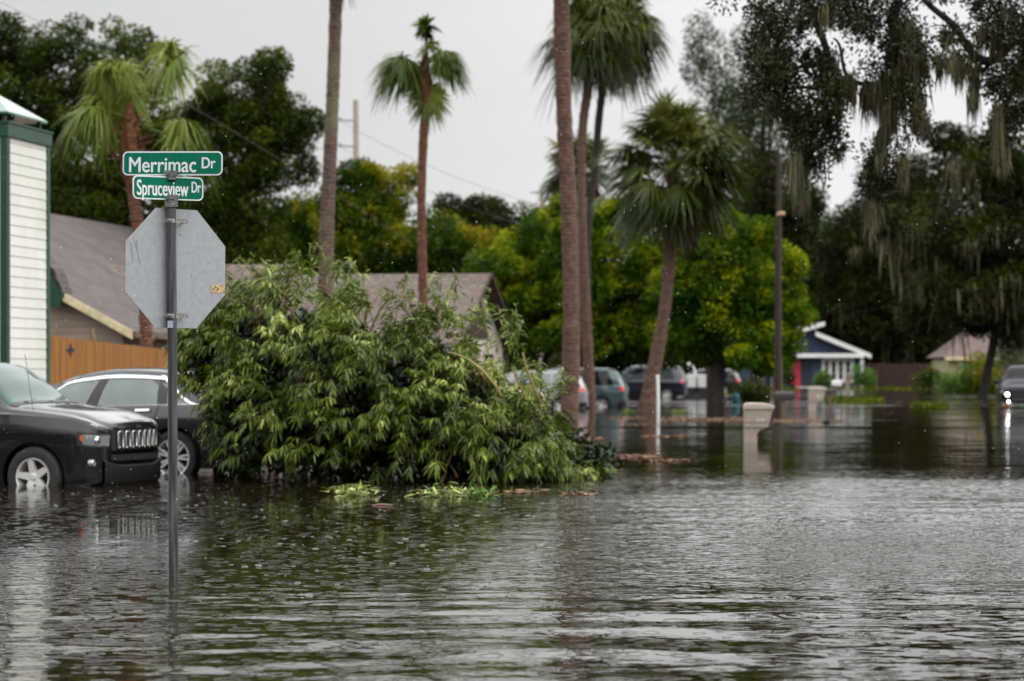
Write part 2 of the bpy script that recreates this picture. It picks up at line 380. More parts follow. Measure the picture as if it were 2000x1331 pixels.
def water_material():
    m = bpy.data.materials.new('flood_water'); m.use_nodes = True; t = m.node_tree; b = t.nodes['Principled BSDF']
    L = t.links.new
    def nd(k): return t.nodes.new(k)
    def math_(op, a, b_=None, c=None):
        q = nd('ShaderNodeMath'); q.operation = op
        for i, v in enumerate((a, b_, c)):
            if v is None: continue
            if isinstance(v, (int, float)): q.inputs[i].default_value = v
            else: L(v, q.inputs[i])
        return q.outputs[0]
    g = nd('ShaderNodeNewGeometry')
    def slope(sx, sy, scale, detail, rot=0.0, rough=.55, dist=0.0):
        mp = nd('ShaderNodeMapping'); mp.inputs['Scale'].default_value = (sx, sy, 1); mp.inputs['Rotation'].default_value = (0, 0, R(rot))
        L(g.outputs['Position'], mp.inputs[0])
        n = nd('ShaderNodeTexNoise'); n.inputs['Scale'].default_value = scale; n.inputs['Detail'].default_value = detail; n.inputs['Roughness'].default_value = rough
        n.inputs['Distortion'].default_value = dist
        L(mp.outputs[0], n.inputs['Vector'])
        v = nd('ShaderNodeVectorMath'); v.operation = 'SUBTRACT'; L(n.outputs['Color'], v.inputs[0]); v.inputs[1].default_value = (.5, .5, .5)
        return v.outputs[0]
    def scale(v, s_):
        q = nd('ShaderNodeVectorMath'); q.operation = 'SCALE'; L(v, q.inputs[0])
        if isinstance(s_, (int, float)): q.inputs['Scale'].default_value = s_
        else: L(s_, q.inputs['Scale'])
        return q.outputs[0]
    def add(a, b_):
        q = nd('ShaderNodeVectorMath'); q.operation = 'ADD'; L(a, q.inputs[0]); L(b_, q.inputs[1]); return q.outputs[0]
    def maprange(v, a, b_, c, d):
        q = nd('ShaderNodeMapRange'); q.interpolation_type = 'SMOOTHSTEP'
        for k_, x in zip(('From Min', 'From Max', 'To Min', 'To Max'), (a, b_, c, d)): q.inputs[k_].default_value = x
        L(v, q.inputs['Value']); return q.outputs[0]
    sp = nd('ShaderNodeSeparateXYZ'); L(g.outputs['Position'], sp.inputs[0])
    # ruffled and calm patches: sheltered beside the fallen tree, open to the wind over the street
    pn = nd('ShaderNodeTexNoise'); pn.inputs['Scale'].default_value = .16; pn.inputs['Detail'].default_value = 4
    pm = nd('ShaderNodeMapping'); pm.inputs['Scale'].default_value = (.7, 1.0, 1); L(g.outputs['Position'], pm.inputs[0]); L(pm.outputs[0], pn.inputs['Vector'])
    patch = maprange(pn.outputs['Fac'], .38, .62, .55, 1.25)
    lee = math_('MULTIPLY', maprange(sp.outputs['Y'], 13, 20, 0, 1), maprange(sp.outputs['X'], -1.5, 2.5, 1, 0))
    far = maprange(sp.outputs['Y'], 27, 34, 0, 1)
    ruf = math_('MULTIPLY', math_('MULTIPLY', maprange(sp.outputs['X'], -1.5, 2.5, 0, 1), maprange(sp.outputs['Y'], 12.5, 17, 0, 1)), maprange(sp.outputs['Y'], 27, 31, 1, 0))
    calm = math_('MAXIMUM', math_('MULTIPLY', lee, .75), math_('MULTIPLY', far, .88))
    amp = math_('MULTIPLY', patch, math_('SUBTRACT', 1.0, calm))
    big = scale(slope(.9, 2.6, 1.0, 2, rot=-6, dist=.3), math_('MULTIPLY', math_('MULTIPLY', amp, far), .26))
    medm = scale(slope(3.2, 7.5, 1.0, 3, rot=8, dist=.4), math_('MULTIPLY', amp, math_('MULTIPLY_ADD', ruf, -.06, .10)))
    nearf = maprange(sp.outputs['Y'], 10.5, 15, .30, 1)
    fine = scale(slope(11, 26, 1.0, 3, rot=-3), math_('MULTIPLY', math_('MULTIPLY', amp, nearf), math_('MULTIPLY_ADD', ruf, .50, .22)))
    grain = scale(slope(34, 60, 1.0, 2, rot=4), math_('MULTIPLY', math_('MULTIPLY', amp, nearf), math_('MULTIPLY_ADD', ruf, .20, .14)))
    bm_ = nd('ShaderNodeMapping'); bm_.inputs['Scale'].default_value = (.022, .17, 1); L(g.outputs['Position'], bm_.inputs[0])
    bn = nd('ShaderNodeTexNoise'); bn.inputs['Scale'].default_value = 1; bn.inputs['Detail'].default_value = 3; L(bm_.outputs[0], bn.inputs['Vector'])
    bands = math_('MULTIPLY', maprange(bn.outputs['Fac'], .56, .63, 0, 1), maprange(sp.outputs['Y'], 52, 66, 0, 1))
    fine = add(fine, scale(slope(5, 12, 1.0, 3, rot=2), math_('MULTIPLY', bands, .30)))
    face = nd('ShaderNodeCombineXYZ'); L(math_('MULTIPLY', math_('MAXIMUM', math_('MULTIPLY', ruf, patch), bands), -.065), face.inputs['Y'])   # normals tilted toward the viewer so the water mirrors brighter sky
    tot = add(add(add(big, medm), add(fine, grain)), face.outputs[0])
    # rain rings
    def rings(sc, off, strength):
        mp = nd('ShaderNodeMapping'); mp.inputs['Location'].default_value = (off, off * .7, 0); L(g.outputs['Position'], mp.inputs[0])
        v = nd('ShaderNodeTexVoronoi'); v.voronoi_dimensions = '2D'; v.inputs['Scale'].default_value = sc; L(mp.outputs[0], v.inputs['Vector'])
        dv = nd('ShaderNodeVectorMath'); dv.operation = 'SUBTRACT'; L(mp.outputs[0], dv.inputs[0]); L(v.outputs['Position'], dv.inputs[1])
        nv = nd('ShaderNodeVectorMath'); nv.operation = 'NORMALIZE'; L(dv.outputs[0], nv.inputs[0])
        cs = nd('ShaderNodeSeparateColor'); L(v.outputs['Color'], cs.inputs[0])
        rad = maprange(cs.outputs[0], 0, 1, .10, .34)
        ds = math_('SUBTRACT', v.outputs['Distance'], rad)
        wv = math_('MULTIPLY', math_('SINE', math_('MULTIPLY', ds, 60.0)), math_('EXPONENT', math_('MULTIPLY', math_('MULTIPLY', ds, ds), -260.0)))
        on = maprange(cs.outputs[1], .35, .45, 0, 1)
        return scale(nv.outputs[0], math_('MULTIPLY', math_('MULTIPLY', wv, on), math_('MULTIPLY', math_('MULTIPLY_ADD', far, -.9, 1.0), strength)))
    tot = add(tot, rings(4.5, 3.1, .30)); tot = add(tot, rings(7.0, 11.7, .26))
    sx = nd('ShaderNodeSeparateXYZ'); L(tot, sx.inputs[0])
    c0 = nd('ShaderNodeCombineXYZ'); L(sx.outputs['X'], c0.inputs['X']); L(sx.outputs['Y'], c0.inputs['Y'])
    cb = nd('ShaderNodeVectorMath'); cb.operation = 'ADD'; L(c0.outputs[0], cb.inputs[0]); L(g.outputs['Normal'], cb.inputs[1])
    nn = nd('ShaderNodeVectorMath'); nn.operation = 'NORMALIZE'; L(cb.outputs[0], nn.inputs[0])
    L(nn.outputs[0], b.inputs['Normal'])
    b.inputs['Base Color'].default_value = (.010, .0066, .0024, 1)
    b.inputs['Roughness'].default_value = .04
    b.inputs['IOR'].default_value = 1.33
    return m
def water():
    g = np.random.default_rng(4)
    xs = np.concatenate([[-500, -120, -40, -14], np.arange(-9.5, 9.5, .05), [14, 40, 120, 500]])
    ys = np.concatenate([[-60, -10, 3], np.arange(6.0, 20, .028), np.arange(20, 42, .045), [48, 70, 120, 260]])
    X, Y = np.meshgrid(xs, ys)
    Z = np.zeros_like(X)
    def low(k, sd):
        q = np.random.default_rng(sd); r_ = 0
        for _ in range(7):
            a = q.normal() * k; b = q.normal() * k * 1.6; r_ = r_ + np.sin(a * X + b * Y + q.random() * 6.28)
        return r_ / 2.6
    for n_, l0, l1, sl, sd, ang in ((30, .42, 1.5, .0138, 1, .26), (34, .14, .34, .0055, 2, .50)):
        m = np.clip(.75 + .5 * low(.35, sd + 10), .15, 1.6); acc = 0
        for _ in range(n_):
            lam = l0 * (l1 / l0) ** g.random(); k = 2 * np.pi / lam; th = g.normal() * ang + .08
            acc = acc + (sl / k) * np.sin(k * (np.cos(th) * Y + np.sin(th) * X) + g.random() * 6.28) * (1 + .6 * np.sin(.9 / lam ** .5 * (X * .7 + g.normal() * Y * .3) + g.random() * 6.28))
        Z += acc * m
    def sm(v, a, b):
        t = np.clip((v - a) / (b - a), 0, 1); return t * t * (3 - 2 * t)
    lee = sm(Y, 13, 20) * (1 - sm(X, -.5, 3))
    Z *= (1 - .62 * sm(Y, 12.0, 17.5)) * (1 - .80 * lee) * (1 - .62 * sm(Y, 22, 34)) * (1 - sm(Y, 36, 41)) * sm(Y, 6, 7) * (1 - sm(np.abs(X), 8.5, 9.3))
    V = np.stack([X, Y, Z], -1).reshape(-1, 3); nx = len(xs); ny = len(ys)
    i = (np.arange(ny - 1)[:, None] * nx + np.arange(nx - 1)[None, :]).ravel()
    o = np_obj('flood_water', V, np.stack([i, i + 1, i + nx + 1, i + nx], -1), water_material(), smooth=True); tag(o, kind='structure')
water()

# ------------------------------------------------------------------ street sign
def text_mesh(body, x0, x1, base, cap, offset=.0, thick=.0012):
    cu = bpy.data.curves.new('t', 'FONT'); cu.body = body; cu.size = 1; cu.extrude = 0; cu.offset = offset; cu.resolution_u = 6
    o = bpy.data.objects.new('t', cu); COL.objects.link(o)
    bpy.context.view_layer.update()
    me = bpy.data.meshes.new_from_object(o.evaluated_get(bpy.context.evaluated_depsgraph_get()))
    P = [v.co.copy() for v in me.vertices]; Fs = [tuple(p.vertices) for p in me.polygons]
    bpy.data.objects.remove(o); bpy.data.curves.remove(cu); bpy.data.meshes.remove(me)
    lo = min(p.x for p in P); hi = max(p.x for p in P); top = 0.0
    capz = {True: .727}[True]
    kx = (x1 - x0) / (hi - lo); kz = cap / capz
    return [Vector((x0 + (p.x - lo) * kx, 0, base + p.y * kz)) for p in P], Fs
def rrect(u0, u1, v0, v1, r, n=6):
    pts = []
    for cx, cy, a0 in ((u1 - r, v1 - r, 0), (u0 + r, v1 - r, 90), (u0 + r, v0 + r, 180), (u1 - r, v0 + r, 270)):
        for k in range(n + 1):
            a = R(a0 + 90 * k / n); pts.append((cx + r * math.cos(a), cy + r * math.sin(a)))
    return pts
def sign():
    d = 15.33; s = F / d
    base = at(340, 1127, d)
    root = thing('street_sign', 'metal pole carrying two green street name blades above the grey back of a stop sign', 'street sign', (base.x, base.y, -.5))
    def z(py): return zz(py, d) + .5
    def x(px): return xx(px, d) - base.x
    pole_m = mat('pole_steel', (.055, .055, .057), .42, metal=.55, col2=(.17, .17, .17), nscale=14, stretch=(3, 3, .16), bump=.12, bscale=60, detail=8, contrast=(.42, .72))
    xt = x(334.5)
    mb = MB(); n = 40; mb.tube([(xt * k / n, 0, z(388) * k / n) for k in range(n + 1)], .0305, 20); mb.build('pole', pole_m, root, smooth=50)
    mb = MB(); mb.tube([(xt, 0, z(405)), (xt, 0, z(387))], .041, 20); mb.tube([(xt, 0, z(405)), (xt, 0, z(402))], .043, 20)
    for k in range(3): mb.box(xt - .026 + k * .02, -.05, z(391), xt - .014 + k * .02, -.03, z(386))
    mb.box(xt - .045, -.018, z(388), xt + .045, .018, z(381)); mb.build('bracket', M['satin'], root, smooth=40)
    # cross bracket between the blades
    mb = MB(); y0 = -.03
    mb.prism([(xt - .05, y0, z(336)), (xt - .03, y0, z(344)), (xt + .03, y0, z(344)), (xt + .05, y0, z(336)), (xt + .035, y0, z(334)), (xt - .035, y0, z(334))], (0, .06, 0))
    mb.tube([(xt, 0, z(352)), (xt, 0, z(342))], .030, 14)
    for k in (-1, 0, 1): mb.tube([(xt + k * .025, -.036, z(338)), (xt + k * .025, -.02, z(338))], .006, 8)
    mb.tube([(xt + .006, -.04, z(346)), (xt + .018, -.042, z(341)), (xt + .012, -.04, z(352))], .0018, 5)
    mb.build('bracket', M['satin'], root, smooth=40)
    green = mat('sign_green', (.0, .16, .092), .5, spec=.15, col2=(.0, .13, .075), nscale=60, stretch=(1, 1, .05))
    refl = mat('sign_white', (.80, .83, .85), .4, col2=(.68, .71, .73), nscale=30)
    def blade(yaw, L_, z0, z1, u0, words):
        zc = (z0 + z1) / 2; b = thing('street_name_blade', None, None, (xt, 0, zc), yaw); b.parent = root; z0 -= zc; z1 -= zc
        mb = MB(); mb.prism([(u0 + u, .0015, v) for u, v in rrect(0, L_, z0, z1, .034)], (0, -.003, 0)); mb.build('border', refl, b)
        mb = MB(); mb.prism([(u0 + u, -.0015, v) for u, v in rrect(.009, L_ - .009, z0 + .009, z1 - .009, .026)], (0, -.0012, 0)); mb.build('green_panel', green, b)
        for body, a0, a1, bs, cap in words:
            P, Fs = text_mesh(body, u0 + a0 * L_ / .762, u0 + a1 * L_ / .762, bs - zc, cap)
            mb = MB()
            for q_, (du, dv) in enumerate(((-.0022, 0), (.0022, 0), (0, .0016), (0, -.0014))): mb.add([p + Vector((du, -.0038 - q_ * .0002, dv)) for p in P], Fs)
            mb.build('lettering', refl, b)
        return b
    b1 = blade(R(-12), .667, z(343), z(296), -.667 * (333 - 235) / 201, [('Merrimac', .052, .561, z(336.5), .1), ('Dr', .607, .708, z(329), .072)])
    b1.rotation_euler = (0, R(1.0), R(-12))
    b2 = blade(R(32), .484, z(391), z(345), -.484 * (334.5 - 266) / 126, [('Spruceview', .045, .595, z(383), .1), ('Dr', .635, .732, z(375), .072)])
    b2.rotation_euler = (0, R(-.4), R(32))
    # octagon, seen from behind
    o = thing('stop_sign', None, None, (x(341.5), .06, (z(407) + z(641)) / 2), R(42)); o.parent = root
    hw = .3785; q = hw * math.tan(R(22.5))
    octo = [(q, hw), (hw, q), (hw, -q), (q, -hw), (-q, -hw), (-hw, -q), (-hw, q), (-q, hw)]
    alu = mat('sign_aluminium', (.40, .42, .435), .5, metal=.35, spec=.5, col2=(.33, .35, .365), nscale=26, detail=10, contrast=(.3, .7), bump=.03, bscale=120)
    t = alu.node_tree; b = t.nodes['Principled BSDF']; src = b.inputs['Base Color'].links[0].from_socket
    cc = t.nodes.new('ShaderNodeTexCoord'); vv = t.nodes.new('ShaderNodeTexVoronoi'); vv.inputs['Scale'].default_value = 42; t.links.new(cc.outputs['Object'], vv.inputs['Vector'])
    q1 = t.nodes.new('ShaderNodeMapRange'); q1.inputs['From Min'].default_value = .05; q1.inputs['From Max'].default_value = .10; q1.inputs['To Min'].default_value = 1; q1.inputs['To Max'].default_value = 0; t.links.new(vv.outputs['Distance'], q1.inputs['Value'])
    sc_ = t.nodes.new('ShaderNodeSeparateColor'); t.links.new(vv.outputs['Color'], sc_.inputs[0])
    gt = t.nodes.new('ShaderNodeMath'); gt.operation = 'GREATER_THAN'; gt.inputs[1].default_value = .6; t.links.new(sc_.outputs[0], gt.inputs[0])
    mm = t.nodes.new('ShaderNodeMath'); mm.operation = 'MULTIPLY'; t.links.new(q1.outputs[0], mm.inputs[0]); t.links.new(gt.outputs[0], mm.inputs[1])
    xm = t.nodes.new('ShaderNodeMix'); xm.data_type = 'RGBA'; t.links.new(mm.outputs[0], xm.inputs[0]); t.links.new(src, xm.inputs[6]); xm.inputs[7].default_value = (.6, .63, .66, 1); t.links.new(xm.outputs[2], b.inputs['Base Color'])
    mb = MB(); mb.prism([(u, 0, v) for u, v in octo], (0, .0025, 0)); plate = mb.build('plate', alu, o)
    plate.rotation_euler = (0, R(.5), 0)
    mb = MB(); mb.prism([(u * .995, .0028, v * .995) for u, v in octo], (0, .0006, 0)); mb.build('red_face', mat('stop_red', (.45, .01, .015), .4), o)
    # scratches and stickers
    for pts in ([(-.345, .16), (-.335, .10), (-.325, .04)], [(-.325, .19), (-.30, .12), (-.27, .02)], [(-.30, .17), (-.29, .11)], [(.12, -.03), (.11, -.055)], [(-.10, .02), (-.097, .012)], [(.02, .22), (.05, .205)]):
        mb = MB(); mb.tube([(u, -.0006, v) for u, v in pts], .0009, 4); mb.build('scratch', M['dark'], o)
    st = mat('old_sticker', (.62, .44, .22), .6, col2=(.08, .05, .03), nscale=55, detail=3, stretch=(1, 1, 2), contrast=(.50, .56))
    mb = MB(); mb.prism([(.265, -.001, -.098), (.372, -.001, -.094), (.374, -.001, -.146), (.30, -.001, -.150), (.268, -.001, -.154)], (0, -.001, 0)); mb.build('sticker', st, o)
    mb = MB()
    mb.box(xt - .019, -.0335, z(641), xt + .016, -.0285, z(627))
    mb.build('sticker', mat('pale_sticker', (.42, .48, .55), .5, col2=(.3, .35, .42), nscale=90), root)
    zinc = mat('zinc', (.36, .34, .30), .5, metal=.5, col2=(.2, .19, .17), nscale=40)
    for py in (432, 617):
        c = thing('clamp', None, None, (xt, 0, z(py)), R(42)); c.parent = root
        mb = MB(); mb.tube([(0, 0, -.013), (0, 0, .013)], .0335, 20); mb.build('band', zinc, c, smooth=50)
        mb = MB(); mb.box(.01, -.036, -.0135, .105, -.031, .0135); mb.box(.098, -.034, -.0135, .101, .045, .0135); mb.build('tongue', zinc, c)
        mb = MB(); mb.tube([(-.085, -.03, 0), (-.02, -.03, 0)], .003, 6); mb.tube([(-.045, -.03, 0), (-.034, -.03, 0)], .008, 6); mb.build('bolt', M['satin'], c)
sign()

# ------------------------------------------------------------------ trees
def ell_points(n, c, r, lo=.55, g=rng):
    u = rdir(n, g); q = (lo + (1 - lo) * g.random(n) ** .6)[:, None]
    return np.asarray(c) + u * q * np.asarray(r)
def crown_cloud(ells, n_clump, per, clump_r, leaf, aspect=.6, g=rng, flat=.75, shell=.5):
    """leaf-sized faces gathered in clumps spread through a few ellipsoids"""
    vol = np.array([e[3] * e[4] * e[5] for e in ells]) ** .66; vol = vol / vol.sum()
    cl = Cloud(); tips = []
    for e, wv in zip(ells, vol):
        n = max(6, int(n_clump * wv)); C = ell_points(n, e[:3], e[3:6], shell, g)
        tips.append(C)
        rr = clump_r * (.5 + g.random(n) * .9); ct = g.random(n)
        for i in range(n):
            m = int(per * (rr[i] / clump_r) ** 1.5) + 8
            u = rdir(m, g); P = C[i] + u * (rr[i] * (.35 + .65 * g.random(m) ** .5))[:, None] * np.array([1, 1, flat])
            D = unit(u + .7 * rdir(m, g) + np.array([0, 0, -.25])); S = unit(np.cross(D, rdir(m, g)))
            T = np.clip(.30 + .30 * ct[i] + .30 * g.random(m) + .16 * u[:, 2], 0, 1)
            cl.add(*diamonds(P, D, S, leaf * (.7 + .6 * g.random(m)), leaf * aspect * (.7 + .6 * g.random(m)), T))
    return cl, np.concatenate(tips)
def limbs(mb, base, top, tips, n=14, r0=.3, rk=.35, wig=.25):
    base = Vector(base); top = Vector(top)
    path = [base.lerp(top, k / 6) + Vector((random.uniform(-wig, wig), random.uniform(-wig, wig), 0)) * (k / 6) for k in range(7)]
    mb.tube(path, [r0 * (1.25 if k == 0 else 1) * (1 - .10 * k) for k in range(7)], 10)
    idx = rng.choice(len(tips), min(n, len(tips)), replace=False)
    for i in idx:
        t = Vector(tips[i]); s_ = path[random.choice([3, 4, 5, 6])]
        mid = s_.lerp(t, .5) + Vector((random.uniform(-.4, .4), random.uniform(-.4, .4), .12 * (t - s_).length))
        P = []
        for k in range(7):
            u = k / 6; P.append(s_ * (1 - u) ** 2 + mid * 2 * u * (1 - u) + t * u * u)
        mb.tube(P, [r0 * rk * (1 - .8 * k / 6) for k in range(7)], 6)
def hanging_moss(n, C, length, width, g=rng, spread=.25):
    """hanging strands gathered into beards"""
    cl = Cloud()
    for i in range(len(C)):
        m = n; P = C[i] + g.normal(size=(m, 3)) * np.array([spread, spread, spread * .4])
        D = unit(np.array([0, 0, -1.0]) + g.normal(size=(m, 3)) * .10); S = unit(np.cross(D, rdir(m, g)))
        LL = length[i] * (.3 + .8 * g.random(m) ** 1.4)
        cl.add(*strips(P, D, S, LL, width * (.6 + .8 * g.random(m)), .0, [.6, 1, .8, .5, .1], np.clip(.3 + .5 * g.random(m), 0, 1)))
    return cl
def tree(name, label, px, d, ells_px, base_px=None, leafm='dark_leaf', n=90, per=150, cr=.8, leaf=.2, aspect=.6, trunk_r=.25, group=None, depth=1.0, seed=0, barkm='bark', shell=.5, cat='tree', flat=.75, nlimb=14, moss=0, zbase=-.4):
    """ellipses are given as seen (px, py, half-width, half-height) and become round crowns at distance d"""
    g = np.random.default_rng(seed + int(px)); random.seed(seed + int(px))
    s_ = F / d; bx = base_px if base_px is not None else px
    root = thing(name, label, cat, (xx(bx, d), d, zbase), 0, group); o = np.array([xx(bx, d), d, zbase])
    ells = []
    for e in ells_px:
        dy = (e[4] if len(e) > 4 else 0)
        ells.append((xx(e[0], d) - o[0], dy, zz(e[1], d) - o[2], e[2] / s_, e[2] / s_ * depth, e[3] / s_))
    for e in list(ells):
        for k in range(3):
            a = g.random() * 6.28; q = .16 + .14 * g.random(); f_ = .95 + .15 * g.random()
            ells.append((e[0] + math.cos(a) * e[3] * f_, e[1] + g.normal() * e[4] * .4, e[2] + math.sin(a) * e[5] * f_, e[3] * q, e[4] * q, e[5] * q))
    cl, tips = crown_cloud(ells, n, per, cr, leaf, aspect, g, flat, shell)
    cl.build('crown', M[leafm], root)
    big = max(ells, key=lambda e: e[3] * e[5] - abs(e[0]) * .0)
    mb = MB(); limbs(mb, (0, 0, -.2), (big[0], big[1], big[2]), tips, nlimb, trunk_r, .4); mb.build('trunk', M[barkm], root, smooth=60)
    if moss:
        idx = g.choice(len(tips), moss); C = tips[idx] * 1.0
        hanging_moss(26, C, 1.0 + 2.2 * g.random(moss), .09, g, .35).build('moss', M['moss'], root)
    return root
def copy_tree(root, loc, rz, sc, label=None, group=None):
    r = root.copy(); COL.objects.link(r); r.location = loc; r.rotation_euler = (0, 0, rz); r.scale = (sc, sc, sc)
    if label: r['label'] = label
    if group: r['group'] = group
    for ch in list(root.children):
        c = ch.copy(); COL.objects.link(c); c.parent = r
        for g_ in ch.children:
            q = g_.copy(); COL.objects.link(q); q.parent = c
    return r

# dark trees behind the houses on the left
tree('shade_tree', 'big dark green tree rising behind the white chimney', 150, 96,
     [(60, 170, 110, 95), (190, 120, 110, 85), (-40, 200, 90, 100), (110, 290, 150, 130), (290, 230, 60, 80), (160, 420, 160, 90), (270, 350, 90, 90), (120, 540, 150, 60)], leafm='left_leaf', n=400, per=190, cr=.62, leaf=.17, trunk_r=.35, shell=.45)
tree('shade_tree', 'round dark tree with ragged edge right of the stop sign', 480, 92,
     [(470, 190, 90, 80), (500, 290, 100, 100), (430, 330, 70, 130), (545, 240, 55, 70), (480, 420, 80, 70), (400, 450, 60, 60), (470, 510, 80, 40)], leafm='left_leaf', n=330, per=180, cr=.52, leaf=.15, trunk_r=.32, base_px=450, shell=.35, seed=3)
# yellowish row behind the brown roof
tree('flowering_tree', 'olive tree with yellow blossom behind the bush top', 570, 118,
     [(560, 450, 55, 55), (610, 430, 50, 50), (600, 500, 80, 60)], leafm='gold_dim', n=90, per=150, cr=.7, leaf=.2, trunk_r=.2)
tree('flowering_tree', 'taller olive tree with thin top beside the pale utility pole', 720, 113,
     [(715, 410, 60, 70), (690, 420, 45, 60), (700, 480, 60, 50), (760, 370, 45, 45), (740, 470, 85, 60), (690, 350, 25, 25)], leafm='gold_dim', n=190, per=130, cr=.6, leaf=.17, trunk_r=.22, shell=.25)
tree('flowering_tree', 'dull green tree behind the trunk of the broken palm', 850, 112,
     [(850, 470, 80, 55), (905, 490, 50, 50), (800, 500, 60, 50)], leafm='gold_dim', n=90, per=150, cr=.65, leaf=.18, trunk_r=.2, seed=5)
tree('shade_tree', 'low dark tree on the skyline left of the pair of palms', 985, 150,
     [(960, 450, 55, 40), (1030, 445, 50, 35), (990, 500, 90, 50)], leafm='dark_leaf', n=80, per=140, cr=.9, leaf=.24, trunk_r=.25)
tree('shade_tree', 'dark treetops rising behind the roof ridge at the middle', 870, 150,
     [(875, 440, 35, 35), (915, 450, 40, 40), (850, 520, 90, 50)], leafm='dark_leaf', n=60, per=140, cr=.9, leaf=.24, trunk_r=.25, seed=2)
# golden rain trees
tree('golden_rain_tree', 'bright yellow green tree left of the nearest palm trunk', 1040, 104,
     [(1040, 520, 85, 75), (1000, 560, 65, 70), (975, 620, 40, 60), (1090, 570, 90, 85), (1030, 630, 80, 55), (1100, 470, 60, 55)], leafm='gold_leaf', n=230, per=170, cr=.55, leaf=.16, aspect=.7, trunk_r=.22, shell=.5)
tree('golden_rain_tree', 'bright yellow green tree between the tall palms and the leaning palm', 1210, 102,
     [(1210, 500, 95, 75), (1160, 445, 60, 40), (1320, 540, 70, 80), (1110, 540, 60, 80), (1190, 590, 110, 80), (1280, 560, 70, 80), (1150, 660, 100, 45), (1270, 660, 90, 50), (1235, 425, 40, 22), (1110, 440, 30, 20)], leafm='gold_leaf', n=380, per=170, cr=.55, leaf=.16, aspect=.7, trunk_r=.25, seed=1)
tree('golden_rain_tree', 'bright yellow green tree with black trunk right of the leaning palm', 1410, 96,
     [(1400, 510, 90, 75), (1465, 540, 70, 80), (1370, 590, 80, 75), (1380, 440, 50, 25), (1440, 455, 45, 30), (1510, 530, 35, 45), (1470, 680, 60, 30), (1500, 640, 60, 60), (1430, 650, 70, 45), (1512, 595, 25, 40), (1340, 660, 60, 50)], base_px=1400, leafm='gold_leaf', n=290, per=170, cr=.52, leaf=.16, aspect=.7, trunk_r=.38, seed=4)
# feathery tall trees
tree('tall_thin_tree', 'tall thin feathery tree behind the big cabbage palm', 1380, 135,
     [(1385, 130, 28, 90), (1400, 230, 45, 90), (1370, 330, 35, 60)], leafm='feather_leaf', n=80, per=90, cr=.7, leaf=.16, trunk_r=.2, shell=.1, flat=1.4)
tree('tall_thin_tree', 'tallest feathery tree half hidden by the mossy oak branch', 1470, 128,
     [(1455, 130, 45, 120), (1490, 200, 60, 120), (1450, 330, 70, 100), (1510, 380, 60, 90), (1440, 440, 60, 50)], leafm='feather_leaf', n=180, per=100, cr=.75, leaf=.16, trunk_r=.25, shell=.15, flat=1.3, seed=8)
tree('shade_tree', 'dark leafy tree filling behind the street lamp pole', 1480, 122,
     [(1470, 400, 70, 80), (1540, 440, 50, 70), (1520, 520, 60, 60)], leafm='dark_leaf', n=100, per=130, cr=.8, leaf=.2, trunk_r=.25, shell=.3, seed=11)
# right-hand dark live oaks beyond the street
tree('live_oak', 'massive dark moss hung oak filling the right edge', 1920, 112,
     [(1930, 350, 110, 80), (1990, 300, 70, 80), (1850, 460, 130, 80), (1970, 480, 130, 110), (1900, 580, 150, 70), (2020, 620, 100, 60), (1880, 300, 45, 40)], base_px=1915, leafm='dark_leaf', n=330, per=170, cr=.8, leaf=.19, trunk_r=.24, shell=.4, moss=80, barkm='oak_bark')
tree('live_oak', 'dark moss hung oak behind the right roof slope of the blue house', 1720, 206,
     [(1740, 440, 80, 90), (1760, 380, 45, 60), (1680, 520, 80, 70), (1760, 560, 100, 90), (1690, 620, 90, 70), (1800, 650, 70, 45)], leafm='dark_leaf', n=340, per=150, cr=1.3, leaf=.32, trunk_r=.45, shell=.4, moss=110, barkm='oak_bark', base_px=1750, seed=2)
tree('live_oak', 'dark spreading oak between the blue house and the cream house', 1840, 208,
     [(1830, 560, 110, 70), (1780, 620, 90, 70), (1880, 630, 70, 50), (1850, 480, 90, 70)], leafm='dark_leaf', n=280, per=150, cr=1.3, leaf=.32, trunk_r=.5, shell=.4, moss=80, barkm='oak_bark', seed=5)
tree('shade_tree', 'mid green tree behind the peak of the blue house', 1600, 215,
     [(1600, 540, 60, 60), (1650, 500, 50, 55), (1580, 600, 60, 50), (1640, 590, 60, 60), (1560, 500, 40, 50)], leafm='left_leaf', n=170, per=150, cr=1.2, leaf=.30, trunk_r=.4, shell=.4, seed=6)
tree('shade_tree', 'thin pale half bare treetop in the far gap of sky', 1610, 240,
     [(1600, 440, 50, 30), (1650, 450, 40, 25)], leafm='pale_leaf', n=60, per=45, cr=1.2, leaf=.3, trunk_r=.22, shell=.05, nlimb=34, seed=7)
back = tree('shade_tree', 'one of the blurred dark trees closing the view behind the houses', 1300, 245,
     [(1300, 600, 90, 70), (1350, 640, 80, 60), (1250, 650, 80, 60), (1300, 700, 110, 40)], leafm='dark_leaf', n=170, per=120, cr=1.5, leaf=.42, trunk_r=.4, shell=.4, group='far trees behind the houses', zbase=0)
for k, (px, d, sc) in enumerate([(-150, 240, 1.2), (0, 250, 1.1), (160, 262, 1.15), (330, 248, 1.0), (480, 255, 1.1), (640, 250, 1.0), (800, 258, 1.05), (950, 246, 1.0), (1120, 262, 1.05), (1440, 258, 1.05), (1560, 250, .9), (1680, 262, 1.1), (1800, 255, .95), (1930, 250, 1.1), (2080, 260, 1.2), (1760, 300, 1.5), (1620, 310, 1.25), (1900, 310, 1.4)]):
    copy_tree(back, (xx(px, d), d, 0), k * 1.7, sc)

